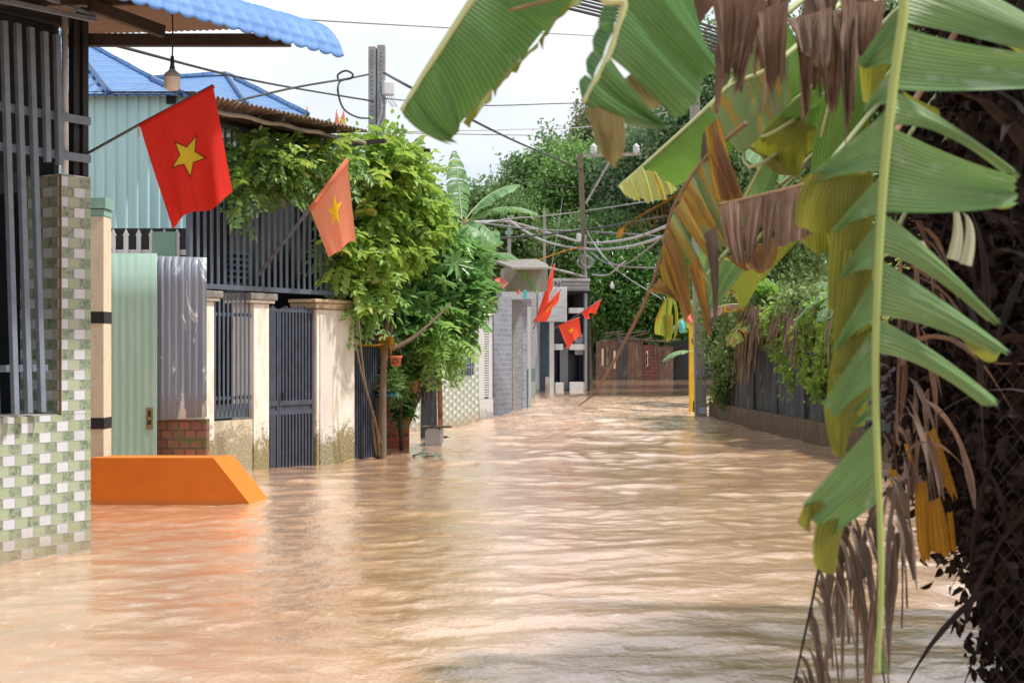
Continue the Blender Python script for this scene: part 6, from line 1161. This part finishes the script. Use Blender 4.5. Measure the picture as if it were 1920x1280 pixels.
# filler green leaves between the fronds
for i, (a0, a1, c0, c1, t0, t1, mk, d) in enumerate([((1470, 250), (1520, 200), (1400, 330), (1450, 330), (1370, 420), (1440, 400), 'ban_far', 6.8), ((1430, 190), (1560, 250), (1380, 210), (1500, 290), (1400, 260), (1500, 330), 'ban_y', 6.6), ((1380, 270), (1500, 330), (1330, 250), (1400, 330), (1390, 250), (1500, 300), 'ban_y', 6.7), ((1400, 300), (1520, 400), (1380, 290), (1450, 370), (1420, 270), (1510, 320), 'ban_far', 7.0),
    ((1500, 60), (1560, 120), (1480, 140), (1530, 200), (1470, 220), (1540, 260), 'ban_bright', 6.5), ((1560, 240), (1640, 200), (1520, 330), (1560, 380), (1470, 420), (1500, 440), 'ban_bright', 6.4), ((1500, 400), (1560, 380), (1440, 450), (1480, 470), (1410, 500), (1430, 520), 'ban_yg', 6.6), ((1310, 460), (1400, 500), (1310, 500), (1370, 540), (1316, 560), (1340, 580), 'ban_far', 6.9), ((1340, 480), (1450, 480), (1360, 520), (1430, 520), (1380, 560), (1400, 570), 'ban_yg', 7.0),
    ((1540, 200), (1600, 120), (1560, 260), (1620, 200), (1570, 330), (1640, 260), 'ban_y', 6.2), ((1650, 60), (1720, 40), (1600, 100), (1680, 140), (1560, 160), (1600, 200), 'ban_bright', 6.4), ((1480, 150), (1560, 180), (1440, 180), (1480, 230), (1455, 215), (1500, 240), 'ban_bright', 6.5),
    ((1560, 420), (1640, 420), (1560, 520), (1600, 520), (1575, 600), (1590, 610), 'ban_y', 5.6), ((1590, 560), (1640, 560), (1575, 660), (1620, 660), (1580, 740), (1610, 750), 'ban_y', 5.6), ((1500, 330), (1560, 340), (1480, 400), (1560, 420), (1495, 440), (1555, 470), 'ban_y', 5.5), ((1560, 120), (1660, 60), (1520, 260), (1620, 230), (1520, 330), (1600, 330), 'ban_bright', 6.0)]):
    b = MB(); lobe(b, d, a0, a1, c0, c1, t0, t1, .2, 12, 14, .05, .004, 3, i, .04); e = lerp(P(*a0, d), P(*a1, d), .5); lf = MB(); lf.tube(smoothline([CR2, lerp(CR2, e, .5) + Vector((0, 0, .3)), e, lerp(e, P(*t0, d + .2), .9)], 16), [.016 - .0006 * k for k in range(17)], 6); o = lf.build('leaf', M['midribp'], cur, True); b.build('blade', M[mk], o, True)
# yellow twig with a withered leaflet reaching left
b = MB(); b.tube(smoothline([P(1300, 345, 5.6), P(1255, 375, 5.6), P(1200, 405, 5.6), P(1160, 432, 5.6)], 12), [.006 - .0003 * k for k in range(13)], 6)
for k in range(14): p = P(1175 + k * 8, 424 - k * 4.6, 5.6); b.tube([p, p + Vector((g_.uniform(-.02, .02), 0, -g_.uniform(.02, .09)))], .0016, 4)
lobe(b, 5.6, (1160, 430), (1172, 425), (1154, 440), (1168, 440), (1158, 446), (1164, 446), 0, 4, 4); o = b.build('withered_twig', M['dead_y'], cur, True)
# hanging yellow green leaf near the yellow post
hl = MB(); hl.tube(smoothline([P(1262, 470, 20), P(1252, 560, 20), P(1246, 640, 20)], 8), .012, 5); 
for i, (a0, a1, c0, c1, t0, t1) in enumerate([((1250, 556), (1262, 560), (1222, 600), (1256, 600), (1228, 626), (1256, 630)), ((1262, 560), (1268, 566), (1270, 600), (1276, 600), (1262, 640), (1268, 630)), ((1240, 590), (1262, 590), (1246, 620), (1262, 620), (1250, 640), (1258, 636))]): lobe(hl, 20, a0, a1, c0, c1, t0, t1, .1, 8, 8, .05, .02, 2)
tag(hl.build('banana_leaf', M['ban_yg'], None, True), 'crumpled yellow green leaf hanging alone left of the yellow post', 'leaf')
# ------------------------------------------------------------------ dark mass of dead leaves and chain link fence on the right
g_ = random.Random(77)
def thicket(n, fx, dr, zr, Lr, Wr, mt, nm, label, kind='stuff', zf=None):
    b = MB()
    for k in range(n):
        px = fx(g_); d = g_.uniform(*dr); p = P(px, 655, d); p.z = g_.uniform(*zr); L = g_.uniform(*Lr)
        if zf: lo = zf(px, d); L = min(L, max(.12, p.z - lo)); 
        if zf and p.z < lo + .1: continue
        dead_strip(b, p, L, g_.uniform(*Wr), g_, Vector((abs(g_.gauss(0, .2)) if px < 1990 else g_.gauss(0, .2), g_.gauss(0, .3), g_.uniform(-.1, .25))), 8, 2)
    o = b.build(nm, mt, None, True); return tag(o, label, 'dead leaves', kind=kind)
def lowz(px, d):                       # how far down the curtain hangs: it opens above the water on its left side
    y = 980 if px < 1750 else (940 + (px - 1750) * .9 if px < 1840 else (1060 + (px - 1840) * 2.5 if px < 1890 else 1500)); return max(-.1, CZ - (y - HY) / FP * d)
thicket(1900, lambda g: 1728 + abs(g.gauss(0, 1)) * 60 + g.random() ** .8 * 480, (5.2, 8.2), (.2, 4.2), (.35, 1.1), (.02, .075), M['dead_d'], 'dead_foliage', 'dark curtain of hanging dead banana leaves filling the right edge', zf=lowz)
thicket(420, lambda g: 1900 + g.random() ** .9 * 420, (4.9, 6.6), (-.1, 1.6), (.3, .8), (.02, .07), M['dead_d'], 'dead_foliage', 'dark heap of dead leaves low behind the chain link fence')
thicket(60, lambda g: g.gauss(1708, 18), (5.0, 6.2), (.6, 2.0), (.25, .6), (.02, .05), M['dead'], 'dead_foliage', 'paler brown dead leaves along the left rim of the dark curtain', zf=lowz)
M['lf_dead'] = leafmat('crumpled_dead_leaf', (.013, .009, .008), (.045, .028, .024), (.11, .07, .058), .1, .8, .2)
def cutlow(c):
    px = CX + FP * c[:, 0] / c[:, 1]; y = np.where(px < 1720, 1000, np.where(px < 1800, 960 + (px - 1720) * .9, np.where(px < 1850, 1035 + (px - 1800) * 1.6, 1500))); return (c[:, 2] > CZ - (y - HY) / FP * c[:, 1]) & (c[:, 2] > -.1) & (px > 1712)
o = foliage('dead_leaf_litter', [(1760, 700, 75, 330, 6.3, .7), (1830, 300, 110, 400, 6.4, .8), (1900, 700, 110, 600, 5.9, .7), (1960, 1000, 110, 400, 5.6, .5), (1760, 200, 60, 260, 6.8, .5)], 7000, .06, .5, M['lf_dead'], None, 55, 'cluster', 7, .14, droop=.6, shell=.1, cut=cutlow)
tag(o, 'small crumpled dark dead leaves clinging all through the right hand curtain', 'dead leaves', kind='stuff')
b = MB(); b.box(Frame((2.4, 8.6), (1, -.25)), .45, 6, -.1, 0, -.6, 4.6); tag(b.build('dark_backing', M['darkin']), 'dark backing sheet added unseen behind the curtain of dead leaves', 'wall')  # unseen dark sheet added so bright water does not show between the leaves
b = MB()
for (a0, a1, c0, c1, t0, t1) in (((1730, 815), (1752, 800), (1752, 870), (1775, 860), (1765, 928), (1792, 915)), ((1716, 905), (1738, 900), (1712, 990), (1745, 980), (1725, 1045), (1745, 1035)), ((1738, 940), (1762, 930), (1725, 1000), (1780, 985), (1730, 1048), (1786, 1020)), ((1666, 876), (1680, 880), (1670, 910), (1690, 905), (1684, 938), (1690, 935)), ((1775, 960), (1786, 955), (1778, 1000), (1792, 1000), (1780, 1035), (1790, 1030)), ((1694, 830), (1700, 828), (1700, 850), (1708, 850), (1706, 862), (1710, 860))): lobe(b, 5.3, a0, a1, c0, c1, t0, t1, .05, 8, 12, .03, .004, 2, g_.random() * 6, .15)
tag(b.build('dead_leaf', M['dead_y'], None, True), 'amber yellow dying leaf shreds glowing in front of the dark curtain', 'leaf')
b = MB()
for k in range(10): dead_strip(b, P(1664 + g_.gauss(0, 6) + k * 2, g_.uniform(880, 1000), 4.8), g_.uniform(.25, .5), g_.uniform(.02, .045), g_, None, 10, 4)
for k in range(7): dead_strip(b, P(1605 + g_.gauss(0, 20), g_.uniform(930, 1000), 4.8), g_.uniform(.2, .45), g_.uniform(.03, .06), g_, None, 10, 4)
tag(b.build('dead_leaves', M['dead_g'], None, True), 'grey brown withered strips hanging beside the lower end of the long leaf', 'dead leaf')
dl = thing('dead_leaf', P(1510, 1270, 4.6), 'withered grey leaf skeleton standing at the bottom, slanting up to the right', 'leaf')
b = MB(); mk3 = smoothline([P(1700, 900, 4.9), P(1600, 965, 4.8), P(1545, 1040, 4.7), P(1520, 1140, 4.6), P(1485, 1300, 4.5)], 24); b.tube(mk3, [.008 - .0002 * k for k in range(25)], 6); b.build('midrib', M['dead_d'], dl, True); b = MB()
for k in range(26):
    q = polyl(mk3, .25 + .74 * k / 26); dead_strip(b, q, g_.uniform(.15, .4), g_.uniform(.015, .04), g_, Vector((g_.uniform(.0, .22), 0, -.05)), 12, 5)
b.build('blade', M['dead_g'], dl, True)
b = MB()
for k in range(12): dead_strip(b, P(g_.uniform(1570, 1670), g_.uniform(1040, 1120), 4.9), g_.uniform(.3, .6), g_.uniform(.02, .045), g_, None, 12, 5)
tag(b.build('dead_leaves', M['dead'], None, True), 'brown withered strips hanging to the bottom edge behind the green midrib', 'dead leaf')
ch = thing('chain_link_fence', P(1900, 1280, 5.4), 'rusty dark chain link fence at the lower right over the dead leaves', 'fence')
b = MB(); Fl = Frame((P(1865, 0, 5.3).x, 5.3), (.86, -.5)); w_ = 1.6; zt = 1.45; ps = .058
def seg(u0, z0, u1, z1, v): b.tube([Fl.pt(u0, v, z0), Fl.pt(u1, v, z1)], .0012, 4, False)
k = -int((zt + .4) / ps)
while k * ps < w_:
    for sgn in (1, -1):
        u0 = k * ps; z0, z1 = -.3, zt; ua_, ub_ = (u0, u0 + (z1 - z0) * .8); 
        if sgn < 0: ua_, ub_ = ub_, ua_
        A_, B_ = (ua_, z0), (ub_, z1)
        def clip(p, q):
            (x0, y0), (x1, y1) = p, q; t0, t1 = 0, 1
            for lim, s_ in ((0, 1), (w_, -1)):
                da, db = s_ * (x0 - lim), s_ * (x1 - lim)
                if da < 0 and db < 0: return None
                if da < 0: t0 = max(t0, da / (da - db))
                if db < 0: t1 = min(t1, da / (da - db))
            return (t0, t1) if t0 < t1 else None
        c = clip(A_, B_)
        if c: seg(lerp(A_[0], B_[0], c[0]), lerp(A_[1], B_[1], c[0]), lerp(A_[0], B_[0], c[1]), lerp(A_[1], B_[1], c[1]), .002 * sgn)
    k += 1
b.build('mesh', M['barkd'], ch); b = MB(); b.tube([Fl.pt(1.0, -.03, -.6), Fl.pt(1.0, -.03, 1.6)], .025, 8); b.build('post', M['barkd'], ch)
b = MB(); b.tube([Fl.pt(0, 0, zt), Fl.pt(w_, 0, zt)], .003, 5); b.build('top_wire', M['midribd'], ch)
